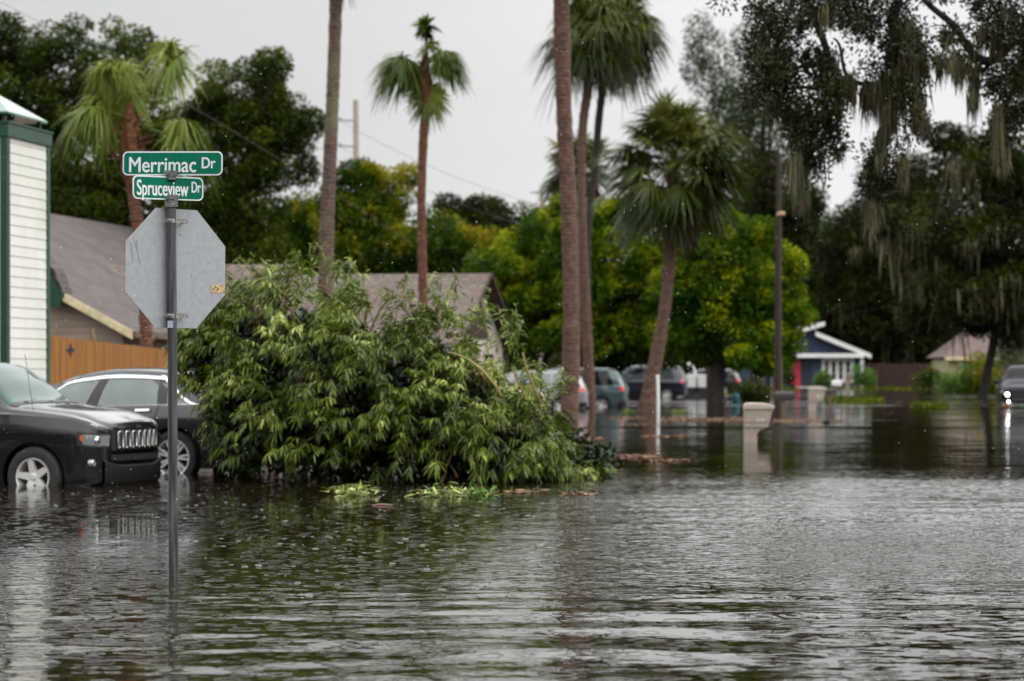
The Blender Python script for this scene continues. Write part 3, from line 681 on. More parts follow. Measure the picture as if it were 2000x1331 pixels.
# ------------------------------------------------------------------ palms
def fronds(cl, c, n, petiole, blade_l, el0, el1, g, leaflets=30, width=.045, az=None, tone0=.3, tone1=.95, droop=.35, tone_el=True):
    for i in range(n):
        a = az[i] if az is not None else g.random() * 2 * np.pi
        el = R(el0 + (el1 - el0) * ((i + g.random()) / n) ** 1.25)
        D = np.array([math.cos(a) * math.cos(el), math.sin(a) * math.cos(el), math.sin(el)])
        pl = petiole * (.75 + .5 * g.random()); bl = blade_l * (.8 + .4 * g.random())
        hub = c + D * pl + np.array([0, 0, -.10 * pl])
        S0 = unit(np.cross(D, np.array([0, 0, 1.0]) + g.normal(size=3) * .3)); up = np.cross(S0, D)
        t = g.random() * .25 + (tone0 + (tone1 - tone0) * (max(el, -1.2) + 1.2) / 2.5 if tone_el else tone0)
        V, Fc, T = strips(c[None], D[None], S0[None], np.array([pl]), .05, .10, [1, .8, .7], np.array([min(1, t + .1)])); cl.add(V, Fc, T)
        an = np.linspace(-2.1, 2.1, leaflets) + g.normal(size=leaflets) * .05
        costa = .35 * bl
        P = hub + D * (costa * np.cos(an / 2)[:, None] * .8)
        dd = unit(D * np.cos(an)[:, None] + S0 * np.sin(an)[:, None] + up * (.25 * np.abs(np.sin(an)))[:, None])
        sd_ = unit(np.cross(dd, up) + .5 * up)
        LL = bl * (.62 + .38 * np.cos(an * .6)) * (.85 + .3 * g.random(leaflets))
        cl.add(*strips(P - dd * .12 * bl, dd, sd_, LL, width, droop * (.6 + .8 * g.random(leaflets)), [.5, 1, .9, .6, .12], np.clip(t + .25 * (g.random(leaflets) - .5), 0, 1)))
def trunk_mesh(path, rad, n=14):
    mb = MB(); m = len(path); P = []; Rr = []
    pts = [Vector(p) for p in path]
    def cr(a, b, c, d_, u): return .5 * ((2 * b) + (c - a) * u + (2 * a - 5 * b + 4 * c - d_) * u * u + (3 * b - a - 3 * c + d_) * u ** 3)
    for i in range(m - 1):
        a = pts[max(i - 1, 0)]; b = pts[i]; c = pts[i + 1]; d_ = pts[min(i + 2, m - 1)]
        for k in range(18):
            u = k / 18; P.append(cr(a, b, c, d_, u)); Rr.append((rad[i] + (rad[i + 1] - rad[i]) * u) * (1 + random.uniform(-.07, .07)))
    P.append(pts[-1]); Rr.append(rad[-1])
    mb.tube(P, Rr, n); return mb
def palm(label, d, pts, w, crown=None, leafm='frond', barkm='palm_brown', seed=1, group=None, dead=10, shape=None, name='palm_tree', w_leaf=.05, dr=.5):
    """pts: (px, py) up the trunk; w: trunk widths in photo pixels"""
    random.seed(seed); g = np.random.default_rng(seed); s_ = F / d
    bx = xx(pts[0][0], d); root = thing(name, label, 'palm', (bx, d, -.45), 0, group)
    path = [(xx(p[0], d) - bx, 0.0, zz(p[1], d) + .45) for p in pts]
    path.insert(0, (path[0][0] - (path[1][0] - path[0][0]) * .1, 0, -.1)); ww = [w[0] * 1.08] + list(w)
    trunk_mesh(path, [q / s_ / 2 for q in ww]).build('trunk', M[barkm], root, smooth=60)
    top = np.array(path[-1])
    if shape: shape(root, top, g, s_)
    else:
        n, pet, bl = crown
        cl = Cloud(); fronds(cl, top + [0, 0, .1], n, pet, bl, -52, 85, g, width=w_leaf, droop=dr); cl.build('crown', M[leafm], root)
        if dead:
            cl = Cloud(); fronds(cl, top, dead, pet * .7, bl * .85, -85, -50, g, leaflets=22, droop=.5, width=w_leaf); cl.build('dead_skirt', M['frond_dead'], root)
    return root
# tall trunk behind the left of the bush, crown above the frame
palm('tall lichen streaked palm trunk rising out of the frame behind the bush', 58, [(636, 812), (637, 500), (645, 300), (652, 130), (658, -60), (661, -170)], [30, 29, 26, 25, 25, 24], (26, .9, 1.0), barkm='palm_grey', seed=2)
# nearest palm trunk right of the bush, crown above the frame
palm('thick rough palm trunk at the right end of the bush', 61.5, [(1112, 828), (1116, 640), (1112, 430), (1101, 200), (1096, -20), (1094, -190)], [36, 33, 31, 31, 33, 32], (26, .9, 1.0), barkm='palm_brown', seed=3)
palm('slim palm standing close behind the thick rough trunk, left one of the twin crowns', 85, [(1153, 800), (1146, 640), (1139, 480), (1136, 330), (1139, 240), (1150, 160), (1154, 62)], [24, 20, 17, 16, 18, 19, 18], (60, .85, 1.15), barkm='palm_brown', seed=4, dead=26, w_leaf=.065, dr=.8)
palm('thin dark curved palm, right one of the twin crowns', 88, [(1150, 793), (1146, 560), (1150, 430), (1162, 330), (1170, 230), (1182, 150), (1205, 55)], [17, 15, 14, 14, 15, 16, 16], (64, .85, 1.15), barkm='palm_dark', seed=5, dead=34, w_leaf=.065, dr=.8)
palm('small far palm showing between the trunks of the tall palms', 112, [(1128, 780), (1128, 600), (1130, 450), (1130, 330)], [12, 11, 11, 11], (56, .8, 1.15), barkm='palm_dark', seed=6, leafm='frond', w_leaf=.09)
palm('leaning cabbage palm with full round crown and reddish trunk', 79, [(1262, 803), (1278, 720), (1296, 620), (1305, 540), (1312, 430), (1314, 322)], [36, 28, 24, 22, 26, 26], (130, 1.2, 1.25), barkm='palm_brown', seed=7, dead=50, w_leaf=.07)
def broken(root, top, g, s_):
    def P(px, py): return np.array([(px - 832) / s_, 0, (725 - py) / s_ + H + .45]) + top * [1, 1, 0]
    cl = Cloud()
    fronds(cl, P(829, 128), 11, .30, .95, -5, 30, g, az=[3.14, 3.5, 2.8, 3.3, 3.0, 2.6, 3.7, 3.14, 3.3, 3.0, 2.9], droop=.95, leaflets=38, width=.06)
    fronds(cl, P(833, 118), 9, .25, .75, -5, 35, g, az=[0, .3, -.4, .2, -.1, .5, 0, .2, -.2], droop=.9, leaflets=36, width=.06)
    fronds(cl, P(833, 100), 3, .1, .55, 20, 60, g, droop=.8)
    cl.build('crown', M['frond_mid'], root)
    cl = Cloud(); fronds(cl, P(829, 52), 16, .05, .32, -70, 85, g, leaflets=24, width=.055); cl.build('top_tuft', M['frond_mid'], root)
    cl = Cloud(); fronds(cl, P(836, 150), 9, .2, .74, -88, -66, g, leaflets=26, droop=.3, width=.06, tone0=.72, tone_el=False); cl.build('hanging_frond', M['frond_bright'], root)
    mb = MB(); mb.tube([P(832, 200), P(832, 160), P(829, 130), P(833, 90), P(831, 66)], [.16, .17, .12, .04, .02], 8)
    for k in range(14):
        a = g.random() * 6.28; p = P(829, 128 + 26 * g.random()); mb.tube([p, p + np.array([.16 * math.cos(a), .16 * math.sin(a), .12])], [.05, .02], 5)
    mb.build('heart', M['boot'], root)
palm('storm broken palm with torn drooping fronds against open sky', 62, [(831, 800), (826, 560), (823, 400), (827, 270), (832, 215), (832, 200)], [19, 18, 17, 18, 19, 15], barkm='palm_red', seed=8, shape=broken)
def tattered(root, top, g, s_):
    def P(px, py): return np.array([(px - 243) / s_, 0, (725 - py) / s_ + H + .45]) + top * [1, 1, 0]
    cl = Cloud()
    fronds(cl, P(240, 235), 10, .6, 1.1, 10, 45, g, az=[3.1, 3.4, 2.8, 3.6, 3.0, 2.6, 3.2, 3.0, 3.3, 2.9], droop=1.1, leaflets=44, width=.05)
    fronds(cl, P(234, 185), 9, .5, .95, 40, 80, g, az=[2.6, 3.3, 2.0, 3.9, 3.1, 2.9, 3.4, 1.5, 4.5], droop=1.1, leaflets=44, width=.05)
    fronds(cl, P(255, 190), 7, 1.0, 1.0, 42, 66, g, az=[.1, -.3, .4, 0, .2, -.1, .3], droop=.9, leaflets=44, width=.05)
    fronds(cl, P(262, 250), 8, .7, .9, -10, 22, g, az=[.1, -.3, .4, -.1, .2, 0, -.2, .3], droop=1.2, leaflets=44, width=.05)
    fronds(cl, P(240, 220), 3, .3, .8, 75, 88, g, droop=.8, leaflets=30)
    cl.build('crown', M['frond_bright'], root)
    mb = MB(); mb.tube([P(258, 385), P(250, 330), P(243, 270), P(240, 190), P(243, 150)], [.17, .34, .24, .05, .03], 10)
    for k in range(60):
        a = g.random() * 6.28; p = P(246 + 8 * g.normal(), 250 + 90 * g.random()); q = p + np.array([.42 * math.cos(a), .42 * math.sin(a), .12 + .3 * g.random()])
        mb.tube([p, q], [.05, .015], 5)
    mb.build('heart', M['boot'], root)
palm('wind torn palm with pale green drooping fronds behind the street names', 56, [(288, 800), (284, 620), (274, 480), (262, 390), (256, 360)], [26, 25, 25, 24, 22], barkm='palm_red', seed=9, shape=tattered)

# ------------------------------------------------------------------ the fallen tree in the water
def fallen_tree():
    g = np.random.default_rng(21); random.seed(21); d0 = 30.3; s_ = F / d0
    ox = xx(780, d0); root = thing('fallen_tree', 'big storm felled leafy tree lying in the flood beside the dark sedan', 'tree', (ox, d0, -.3))
    tx = np.array([385, 400, 420, 450, 500, 560, 620, 680, 730, 800, 860, 905, 940, 975, 1000, 1040, 1080, 1110, 1150, 1185])
    ty = np.array([650, 605, 578, 552, 540, 550, 555, 572, 598, 608, 625, 668, 700, 722, 740, 775, 822, 855, 885, 915])
    by = np.array([760, 815, 880, 925, 930, 930, 935, 940, 945, 945, 940, 935, 935, 930, 930, 925, 920, 920, 920, 918])
    def shell(px, q):                                  # q in [-1,1] front..back
        top = np.interp(px, tx, ty); bot = np.interp(px, tx, by)
        zt = H + (HY - top) / s_; zb = np.maximum(H + (HY - bot) / s_, -.02)
        edge = np.clip(np.minimum(px - 380, 1190 - px) / 150, .15, 1) ** .6
        Dp = 2.3 * edge
        return zt, zb, Dp
    n = 3300
    px = 375 + (1180 - 375) * g.random(n); th = np.pi * (.02 + .96 * g.random(n)) ; rr = 1 - .30 * g.random(n) ** 1.6
    low = g.random(n) < .75; th = np.where(low, np.pi * (.5 + .48 * g.random(n)), th)      # more of them on the near side
    zt, zb, Dp = shell(px, 0)
    lump = .13 * np.sin(px / 27) + .10 * np.sin(px / 11 + 1.3)
    Z = zb + (zt - zb) * np.sin(th) ** .75 * rr + lump * np.sin(th); Y = np.cos(th) * Dp * rr
    X = (px - 780) / s_ * (1 + Y * .0)
    C = np.stack([X, Y, Z + .3], 1)
    keep = (g.random(n) < np.where((np.sin(px / 19 + Z * 5) + np.sin(px / 31 - Z * 8 + 2)) > -.55, 1, .10)) & (g.random(n) < np.where((px > 985) & (Z > .9), .4, 1.0))
    keep = keep & ((px > 425) | (Z > 1.05))
    C = C[keep]; px = px[keep]; th = th[keep]; rr = rr[keep]; n = len(C)
    cl = Cloud(); sway = np.array([-.35, -.15, 0])
    out_ = unit(np.stack([(X[keep]) * .10 + sway[0], np.cos(th) * .9, .55 * np.sin(th)], 1))
    ct = g.random(n)
    for i in range(n):
        m = g.integers(10, 18)
        ax = unit(out_[i] + g.normal(size=3) * .35 + np.array([0, 0, .1])); tw = .13 + .17 * g.random()
        s1 = unit(np.cross(ax, [0, 0, 1.0])); up = np.cross(s1, ax)
        u = np.linspace(0, 1, m); P = C[i] + ax * (tw * u)[:, None] + np.array([0, 0, -1]) * (.25 * tw * u ** 2)[:, None]
        side = np.where(np.arange(m) % 2 == 0, 1, -1)[:, None]
        D = unit(ax * .55 + s1 * side * (.8 - .5 * u)[:, None] + np.array([0, 0, -.55]) + g.normal(size=(m, 3)) * .22)
        S = unit(np.cross(D, up + g.normal(size=(m, 3)) * .35))
        T = np.clip(.08 + .52 * ct[i] ** 1.4 + .26 * g.random(m) + (.10 if rr[i] > .9 else -.10), 0, 1)  # inner leaves get a darker tone, painting the shade inside the crown
        dead = g.random() < .03
        cl.add(*strips(P, D, S, (.75 + .5 * g.random()) * (.085 + .06 * g.random(m)), .0145 + .008 * g.random(m), .28, [.25, 1, .85, .08], T))
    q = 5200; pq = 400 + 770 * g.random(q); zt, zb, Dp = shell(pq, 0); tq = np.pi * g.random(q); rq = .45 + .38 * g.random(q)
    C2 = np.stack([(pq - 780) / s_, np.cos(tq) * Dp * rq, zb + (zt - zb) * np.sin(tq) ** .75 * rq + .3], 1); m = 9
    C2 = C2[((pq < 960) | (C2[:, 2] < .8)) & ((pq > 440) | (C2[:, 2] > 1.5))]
    P = np.repeat(C2, m, 0) + g.normal(size=(len(C2) * m, 3)) * .09; D = unit(rdir(len(P), g) + [0, 0, -.5]); cl.add(*diamonds(P, D, unit(np.cross(D, rdir(len(P), g))), .13, .05, .12 * g.random(len(P))))  # filler leaves coloured near black for the shaded gaps between sprays
    # upright shoots above the outline and the long arm at the right
    for (sx, sy, lean, hh) in [(855, 575, -.4, .3), (700, 560, .3, .3), (520, 530, -.2, .3), (590, 525, .3, .3), (410, 590, -.5, .3), (470, 535, -.2, .35), (560, 520, .1, .3), (615, 505, -.1, .35), (790, 560, -.1, .28), (880, 560, -.3, .3), (905, 625, .1, .4), (945, 610, .1, .4), (980, 640, .1, .35), (1015, 650, .0, .3), (925, 690, .1, .3), (1005, 720, .1, .3), (880, 600, .1, .3), (1040, 720, .1, .3), (700, 545, .2, .3), (430, 560, -.3, .2), (660, 525, .1, .3), (1060, 750, .2, .25), (1085, 735, .0, .25)]:
        for k in range(7):
            c = np.array([(sx + g.normal() * 12 - 780) / s_, g.normal() * .35 - .4, zz(sy, d0) + .3 + g.normal() * .08 - .05 * k])
            m = 13; ax = unit(np.array([lean, -.2, 1.0]) + g.normal(size=3) * .4); u = np.linspace(.1, 1, m); P = c + ax * (hh * .7 * u)[:, None]
            D = unit(rdir(m, g) + ax * .3 + np.array([0, 0, -.4])); S = unit(np.cross(D, rdir(m, g)))
            cl.add(*strips(P, D, S, .09 + .05 * g.random(m), .020, .3, [.25, 1, .85, .08], np.clip(.4 + .4 * g.random(m), 0, 1)))
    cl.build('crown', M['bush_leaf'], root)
    # limbs and twigs
    mb = MB(); roots = [Vector(((px_ - 780) / s_, .4, .35)) for px_ in (560, 700, 820, 930, 1010)]
    for k in range(420):
        i = g.integers(n); t = Vector(C[i]); b = min(roots, key=lambda r_: abs(r_.x - t.x) + random.random() * 1.2)
        mid = b.lerp(t, .55) + Vector((random.uniform(-.3, .3), random.uniform(-.5, .1), random.uniform(.1, .6)))
        P = [b * (1 - u) ** 2 + mid * 2 * u * (1 - u) + t * u * u for u in [j / 8 for j in range(9)]]
        r0 = random.choice([.012, .014, .018, .03]); mb.tube(P, [r0 * (1 - .7 * j / 8) for j in range(9)], 5)
    for (x0, y0, x1, y1, x2, y2) in [(930, 905, 925, 820, 1000, 835), (1000, 920, 1010, 850, 960, 810), (880, 900, 930, 790, 860, 800), (940, 930, 900, 850, 960, 880), (870, 930, 900, 870, 850, 850), (980, 770, 940, 700, 880, 690), (760, 830, 800, 760, 700, 740), (1010, 930, 1040, 880, 1010, 840), (1062, 800, 1030, 740, 1020, 690), (900, 920, 870, 860, 820, 850), (1060, 855, 1035, 800, 1000, 720)]:
        P = []
        for j in range(9):
            u = j / 8; qx = x0 * (1 - u) ** 2 + x1 * 2 * u * (1 - u) + x2 * u * u; qy = y0 * (1 - u) ** 2 + y1 * 2 * u * (1 - u) + y2 * u * u
            P.append(Vector(((qx - 780) / s_, -1.9 * (1 - .3 * u) * min(1, (1190 - qx) / 230), zz(qy, d0) + .3)))
        mb.tube(P, [.018 - .008 * j / 8 for j in range(9)], 6)
    for k in range(28):                                  # bare thin shoots over the top
        bx = random.uniform(440, 900); yy = np.interp(bx, tx, ty) + 25
        p = Vector(((bx - 780) / s_, random.uniform(-.8, .8), zz(yy, d0) + .3)); q = p + Vector((random.uniform(-.4, .5), 0, random.uniform(.2, .42)))
        mid = p.lerp(q, .5) + Vector((random.uniform(-.1, .1), 0, .12)); mb.tube([p, p.lerp(mid, .5), mid, mid.lerp(q, .5) + Vector((0, 0, .02)), q], .006, 4)
    mb.build('branch', M['twig'], root, smooth=60)
    mb = MB(); mb.tube([(-.9, .3, -.1), (-.5, .1, .5), (.3, .0, .8), (1.1, -.1, .6), (1.6, -.1, -.1)], [.10, .11, .12, .12, .14], 10); mb.build('trunk', M['bark'], root, smooth=60)
fallen_tree()

# ------------------------------------------------------------------ near live oak limb hung with moss
def near_oak():
    g = np.random.default_rng(33); random.seed(33); d0 = 33.0; s_ = F / d0
    ox = xx(2560, d0); root = thing('live_oak', 'near oak limbs draped in hanging moss across the upper right', 'tree', (ox, d0, -.5))
    def P(px, py, y=0.0): return np.array([(px - CX) / F * (d0 + y) - ox, y, zz(py, d0 + y) + .5])
    mb = MB()
    def limb(pts, r0, r1):
        q = [Vector(P(*p)) for p in pts]; m = len(q); PP = []; 
        for i in range(m - 1):
            a = q[max(i - 1, 0)]; b = q[i]; c = q[i + 1]; e = q[min(i + 2, m - 1)]
            for k in range(6):
                u = k / 6; PP.append(.5 * ((2 * b) + (c - a) * u + (2 * a - 5 * b + 4 * c - e) * u * u + (3 * b - a - 3 * c + e) * u ** 3))
        PP.append(q[-1]); mm = len(PP) - 1
        mb.tube(PP, [r0 + (r1 - r0) * k / mm for k in range(mm + 1)], 8)
    mb.tube([(0, 0, -.2), (.1, 0, 1.5), (-.1, 0, 3.5), (-.5, 0, 5.5), (-.9, 0, 8)], [.62, .5, .42, .36, .28], 14)
    limb([(2520, 160, 0), (2350, 60, .3), (2150, 20, .4), (2010, 60, .2), (1940, 118, 0), (1895, 100, -.2), (1868, 55, -.2), (1815, 10, -.2), (1770, -40, 0)], .09, .035)
    limb([(2480, 40, 0), (2250, -60, .5), (2000, -90, .5), (1800, -80, .4), (1640, -60, .3), (1560, -20, .2), (1530, 60, .1), (1500, 140, 0)], .09, .02)
    limb([(1770, -60, .3), (1742, 60, .1), (1750, 150, 0), (1700, 165, .1), (1655, 150, .1), (1640, 90, .1), (1628, 75, 0)], .06, .012)
    limb([(1560, -30, .2), (1615, 100, 0), (1620, 190, 0), (1590, 260, 0), (1570, 330, 0)], .06, .015)
    limb([(1750, 150, 0), (1744, 225, 0), (1715, 290, 0), (1695, 330, 0), (1700, 400, 0)], .04, .012)
    limb([(1655, 150, .1), (1610, 175, 0), (1560, 170, 0), (1510, 185, 0)], .04, .01)
    limb([(2010, 60, .2), (1990, 150, .1), (1965, 210, 0), (1958, 290, 0)], .06, .012)
    limb([(1940, 118, 0), (1915, 140, .1), (1885, 130, .1)], .04, .012)
    limb([(1868, 55, -.2), (1840, 50, -.2), (1815, 52, -.2)], .012, .006); limb([(1868, 55, -.2), (1885, 45, -.2)], .010, .004)
    limb([(1750, 150, 0), (1785, 200, 0), (1797, 250, 0)], .02, .006)
    mb.build('trunk', M['oak_bark'], root, smooth=60)
    cl = Cloud()
    E = [(1490, 20, 38, 40), (1545, 45, 52, 50), (1610, 30, 52, 42), (1500, 150, 42, 45), (1560, 130, 60, 60), (1540, 215, 52, 50), (1600, 225, 50, 55), (1570, 285, 45, 45), (1612, 285, 32, 35), (1622, 150, 28, 50), (1590, 332, 14, 12), (1480, 90, 30, 45), (1475, 190, 22, 30),
         (1682, 55, 42, 48), (1650, 12, 40, 30), (1740, 22, 34, 30), (1712, 145, 20, 26), (1740, 90, 26, 50), (1772, 165, 28, 50), (1775, 85, 40, 60), (1782, 205, 22, 25), (1797, 250, 21, 22), (1705, 310, 20, 30), (1752, 300, 18, 16), (1728, 350, 24, 34), (1698, 370, 14, 26), (1700, 335, 18, 20), (1640, 175, 16, 20),
         (1920, 35, 38, 50), (1962, 30, 48, 60), (1992, 80, 30, 60), (1952, 150, 38, 48), (1970, 205, 32, 40), (1992, 140, 24, 40), (1958, 262, 22, 45), (1995, 240, 20, 30), (1858, 70, 22, 22), (1880, 112, 25, 18), (1410, 4, 10, 12), (2040, 60, 60, 90), (2110, 100, 60, 80), (1700, -20, 80, 30), (1580, -30, 90, 30), (1900, -30, 120, 30), (1815, -10, 20, 14), (1800, 130, 20, 20)]
    for (cx, cy, rx, ry) in E:
        nc = int(rx * ry / 95) + 3
        for k in range(nc):
            u = rdir(1, g)[0] * g.random() ** .45; c = P(cx + u[0] * rx, cy + u[2] * ry, u[1] * 1.1)
            if g.random() < .30: continue
            m = 60; v = rdir(m, g); Q = c + v * (.10 + .13 * g.random()) * g.random((m, 1)) ** .4
            D = unit(v + .6 * rdir(m, g)); S = unit(np.cross(D, rdir(m, g))); t0 = .2 + .35 * g.random()
            cl.add(*diamonds(Q, D, S, (.052 + .03 * g.random(m)), .028 + .012 * g.random(m), np.clip(t0 + .3 * g.random(m), 0, 1)))
    cl.build('crown', M['oak_leaf'], root)
    MS = [(1560, 200, 160, 20, 14), (1553, 300, 130, 12, 16), (1566, 290, 165, 9, 14), (1640, 195, 70, 14, 8), (1690, 170, 85, 26, 18), (1722, 165, 90, 26, 18), (1742, 130, 150, 24, 20), (1738, 200, 120, 12, 18), (1718, 260, 90, 14, 12), (1705, 320, 90, 10, 10), (1701, 385, 105, 9, 22), (1770, 40, 170, 34, 26), (1796, 90, 125, 20, 16), (1828, 110, 75, 18, 12), (1790, 200, 90, 10, 10), (1765, 300, 90, 6, 8), (1880, 115, 90, 22, 16), (1905, 130, 120, 10, 10), (1898, 180, 80, 7, 7), (1955, 200, 140, 18, 18), (1960, 290, 65, 10, 16), (1990, 120, 110, 20, 14), (1617, 110, 160, 16, 16), (1618, 230, 60, 12, 8), (1655, 150, 60, 16, 12), (1500, 50, 80, 20, 8), (1590, 330, 40, 18, 8), (1640, 290, 70, 6, 5), (1630, 20, 60, 30, 14), (1680, 30, 70, 26, 12), (1930, 60, 90, 30, 14), (1520, 200, 90, 26, 12), (1850, 60, 60, 10, 8), (1797, 235, 45, 12, 10), (1728, 300, 60, 20, 10), (1765, 320, 85, 4, 6), (1855, 120, 40, 14, 10), (1970, 20, 80, 30, 12)]
    cm = Cloud()
    for (mx, my, ln, sp, cnt) in MS:
        for k in range(int(cnt * .62) + 1):
            m = 20; c = P(mx + g.normal() * sp * .55, my + g.random() * ln * .25 - 6, g.normal() * .35)
            Q = c + g.normal(size=(m, 3)) * [.035, .035, .05]; D = unit(np.array([0, 0, -1.0]) + g.normal(size=(m, 3)) * [.09, .09, 0]); S = unit(np.cross(D, rdir(m, g)))
            LL = ln / s_ * (.25 + .75 * g.random()) * (.4 + .6 * g.random(m))
            t0 = g.random() * .3 + (.35 if my > 280 else .02)
            cm.add(*strips(Q, D, S, LL, .011 + .009 * g.random(m), .0, [.7, 1, .9, .6, .1], np.clip(t0 + .3 * g.random(m), 0, 1)))
    cm.build('moss', M['moss'], root)
near_oak()

# ------------------------------------------------------------------ houses
AX = R(-10.6)                                        # street axis: local +Y runs away along the street
def lap(mb, p0, p1, z0, z1, pitch, n, proud=.011):
    """lap siding between two ground points; n = outward normal"""
    p0 = Vector(p0); p1 = Vector(p1); n = Vector(n); k = 0; z = z0
    while z < z1 - .01:
        zt = min(z + pitch, z1)
        a = p0 + n * proud; b = p1 + n * proud
        mb.add([(a.x, a.y, z), (b.x, b.y, z), (p1.x + n.x * .002, p1.y + n.y * .002, zt), (p0.x + n.x * .002, p0.y + n.y * .002, zt), (p1.x, p1.y, z), (p0.x, p0.y, z)],
               [(0, 1, 2, 3), (1, 0, 5, 4)]); z = zt
def chimney():
    d = 36.0; root = thing('chimney', 'white lap sided chimney tower with green corner boards and green metal cap', 'chimney', (xx(12, d), d, -.2), AX)
    Hc = zz(245, d) + .2; Lx, Ly = 1.5, 1.67
    mb = MB()
    lap(mb, (0, .0, 0), (0, Ly, 0), 0, Hc - .14, .154, (1, 0, 0)); lap(mb, (-Lx, 0, 0), (0, 0, 0), 0, Hc - .14, .154, (0, -1, 0))
    mb.box(-Lx, 0, 0, 0, Ly, Hc); mb.build('siding', M['white_siding'], root)
    for a in ((-.085, -.028, .0285, .085), (-.03, Ly - .085, .0285, Ly + .02), (-Lx - .02, -.028, -Lx + .09, .06)):
        mb = MB(); mb.box(a[0], a[1], 0, a[2], a[3], Hc - .16); mb.build('corner_board', M['green_trim'], root)
    mb = MB(); e = .05
    mb.box(-Lx - e, -e, Hc - .16, e, Ly + e, Hc + .03); mb.box(-Lx - e - .02, -e - .02, Hc + .033, e + .02, Ly + e + .02, Hc + .06); mb.build('top_trim', M['green_trim'], root)
    cap = thing('chimney_cap', None, None, (0, 0, Hc + .06)); cap.parent = root
    x0, x1, y0, y1 = -Lx + .15, -.10, .18, Ly - .12; zc = .16; ap = (x0 + x1) / 2; am = (y0 + y1) / 2
    mb = MB(); mb.add([(x0 - .1, y0 - .1, zc), (x1 + .1, y0 - .1, zc), (x1 + .1, y1 + .1, zc), (x0 - .1, y1 + .1, zc), (ap - .1, am, zc + .42), (ap + .1, am, zc + .42), (x0 - .1, y0 - .1, zc - .03), (x1 + .1, y0 - .1, zc - .03), (x1 + .1, y1 + .1, zc - .03), (x0 - .1, y1 + .1, zc - .03)],
        [(0, 1, 5, 4), (1, 2, 5), (2, 3, 4, 5), (3, 0, 4), (0, 6, 7, 1), (1, 7, 8, 2), (2, 8, 9, 3), (3, 9, 6, 0), (6, 9, 8, 7)]); mb.build('cap_roof', M['green_metal'], cap)
    for px_, py_ in ((x0, y0), (x1, y0), (x1, y1), (x0, y1)):
        mb = MB(); mb.box(px_ - .025, py_ - .025, 0, px_ + .025, py_ + .025, zc - .032); mb.build('cap_post', M['green_trim'], cap)
    mb = MB(); mb.box(x0 + .2, y0 + .25, 0, x1 - .3, y1 - .25, zc - .05); mb.build('flue', M['dark'], cap)
chimney()

def house_brown():
    d = 69.0; cx, cy = xx(240, d), d                 # near eave corner; local X to the right, local Y along the street
    root = thing('brown_roof_house', 'tan sided house with broad grey brown shingle roof and cream rake board', 'house', (cx, cy, 0), AX)
    W_, Ln = 16.0, 24.0; ze = zz(640, d); zr = ze + 4.3; hw = W_ / 2; t = .10
    mb = MB(); mb.prism([(.35, 0, ze - .12), (-hw, 0, zr), (-W_ - .35, 0, ze - .12), (-W_ - .35, 0, ze - .12 - t), (-hw, 0, zr - t), (.35, 0, ze - .12 - t)], (0, Ln, 0)); mb.build('roof', M['shingle_Y'], root)
    mb = MB(); mb.prism([(-.15, .45, -.3), (-.15, .45, ze - .05), (-hw, .45, zr - .22), (-W_ + .15, .45, ze - .05), (-W_ + .15, .45, -.3)], (0, Ln - .9, 0)); 
    z = .2
    while z < zr - .3:
        xr = -.15 if z < ze - .05 else -.15 - (z - ze + .05) / (zr - .17 - ze) * (hw - .15)
        mb.add([(xr, .43, z), (-hw - (xr + hw), .43, z), (-hw - (xr + hw), .448, z + .2), (xr, .448, z + .2)], [(1, 0, 3, 2)]); z += .2
    mb.build('wall', M['beige_siding'], root)
    def rake(a, b, name, m, h=.24, y=-.06):
        a = Vector(a); b = Vector(b); mb = MB(); mb.prism([(a.x, y, a.z), (b.x, y, b.z), (b.x, y, b.z - h), (a.x, y, a.z - h)], (0, .055, 0)); mb.build(name, m, root)
    sl = (zr - ze + .12) / (hw + .35); x1 = -1.85
    rake((.30, 0, ze - .10), (x1, 0, ze - .10 + sl * (.30 - x1)), 'rake_board', M['cream'])
    rake((x1 - .01, 0, ze - .09 + sl * (.30 - x1)), (-hw, 0, zr + .01), 'rake_board', M['green_trim'], .5)
    rake((-W_ - .3, 0, ze - .12), (-hw, 0, zr), 'rake_board', M['cream'])
    mb = MB(); mb.box(.36, 0, ze - .30, .46, Ln, ze - .16); mb.build('gutter', M['tan_wood'], root)
    mb = MB(); mb.tube([(-.9, -.10, ze - .05), (-.75, -.22, ze - .5), (-.1, -.3, ze - .75), (.7, -.25, ze - .6), (1.05, -.1, ze - .25)], .07, 8); mb.build('torn_gutter', M['tan_wood'], root, smooth=60)
    mb = MB(); mb.box(-.9, -.16, ze - .62, .55, .42, ze - .52); mb.build('soffit', M['tan_wood'], root)
    for y0 in (1.2, 6.2):
        mb = MB(); mb.box(-.12, y0, .9, -.10, y0 + 1.8, 2.0); mb.build('window', M['glass_dark'], root)
house_brown()

def house_green_end():
    d = 44.0; root = thing('green_trim_house', 'dark green gable end sticking out beside the white chimney', 'house', (xx(88, d), d + .3, 0), AX)
    def p(px, py): return (xx(px, d) - xx(88, d), 0, zz(py, d))
    mb = MB(); mb.prism([p(60, 480), p(97, 532), p(117, 574), p(112, 588), p(97, 580), p(60, 560)], (0, .14, 0)); mb.build('rake_board', M['green_trim'], root)
    mb = MB(); mb.prism([p(-80, 330), p(100, 526), p(119, 571), p(112, 572), p(96, 540), p(-80, 350)], (0, .5, 0)); mb.build('roof', M['shingle_Y'], root)
    mb = MB(); mb.box(-5.5, .25, -.3, -1.3, 1.2, 2.5); mb.build('wall', M['white_siding'], root)
house_green_end()

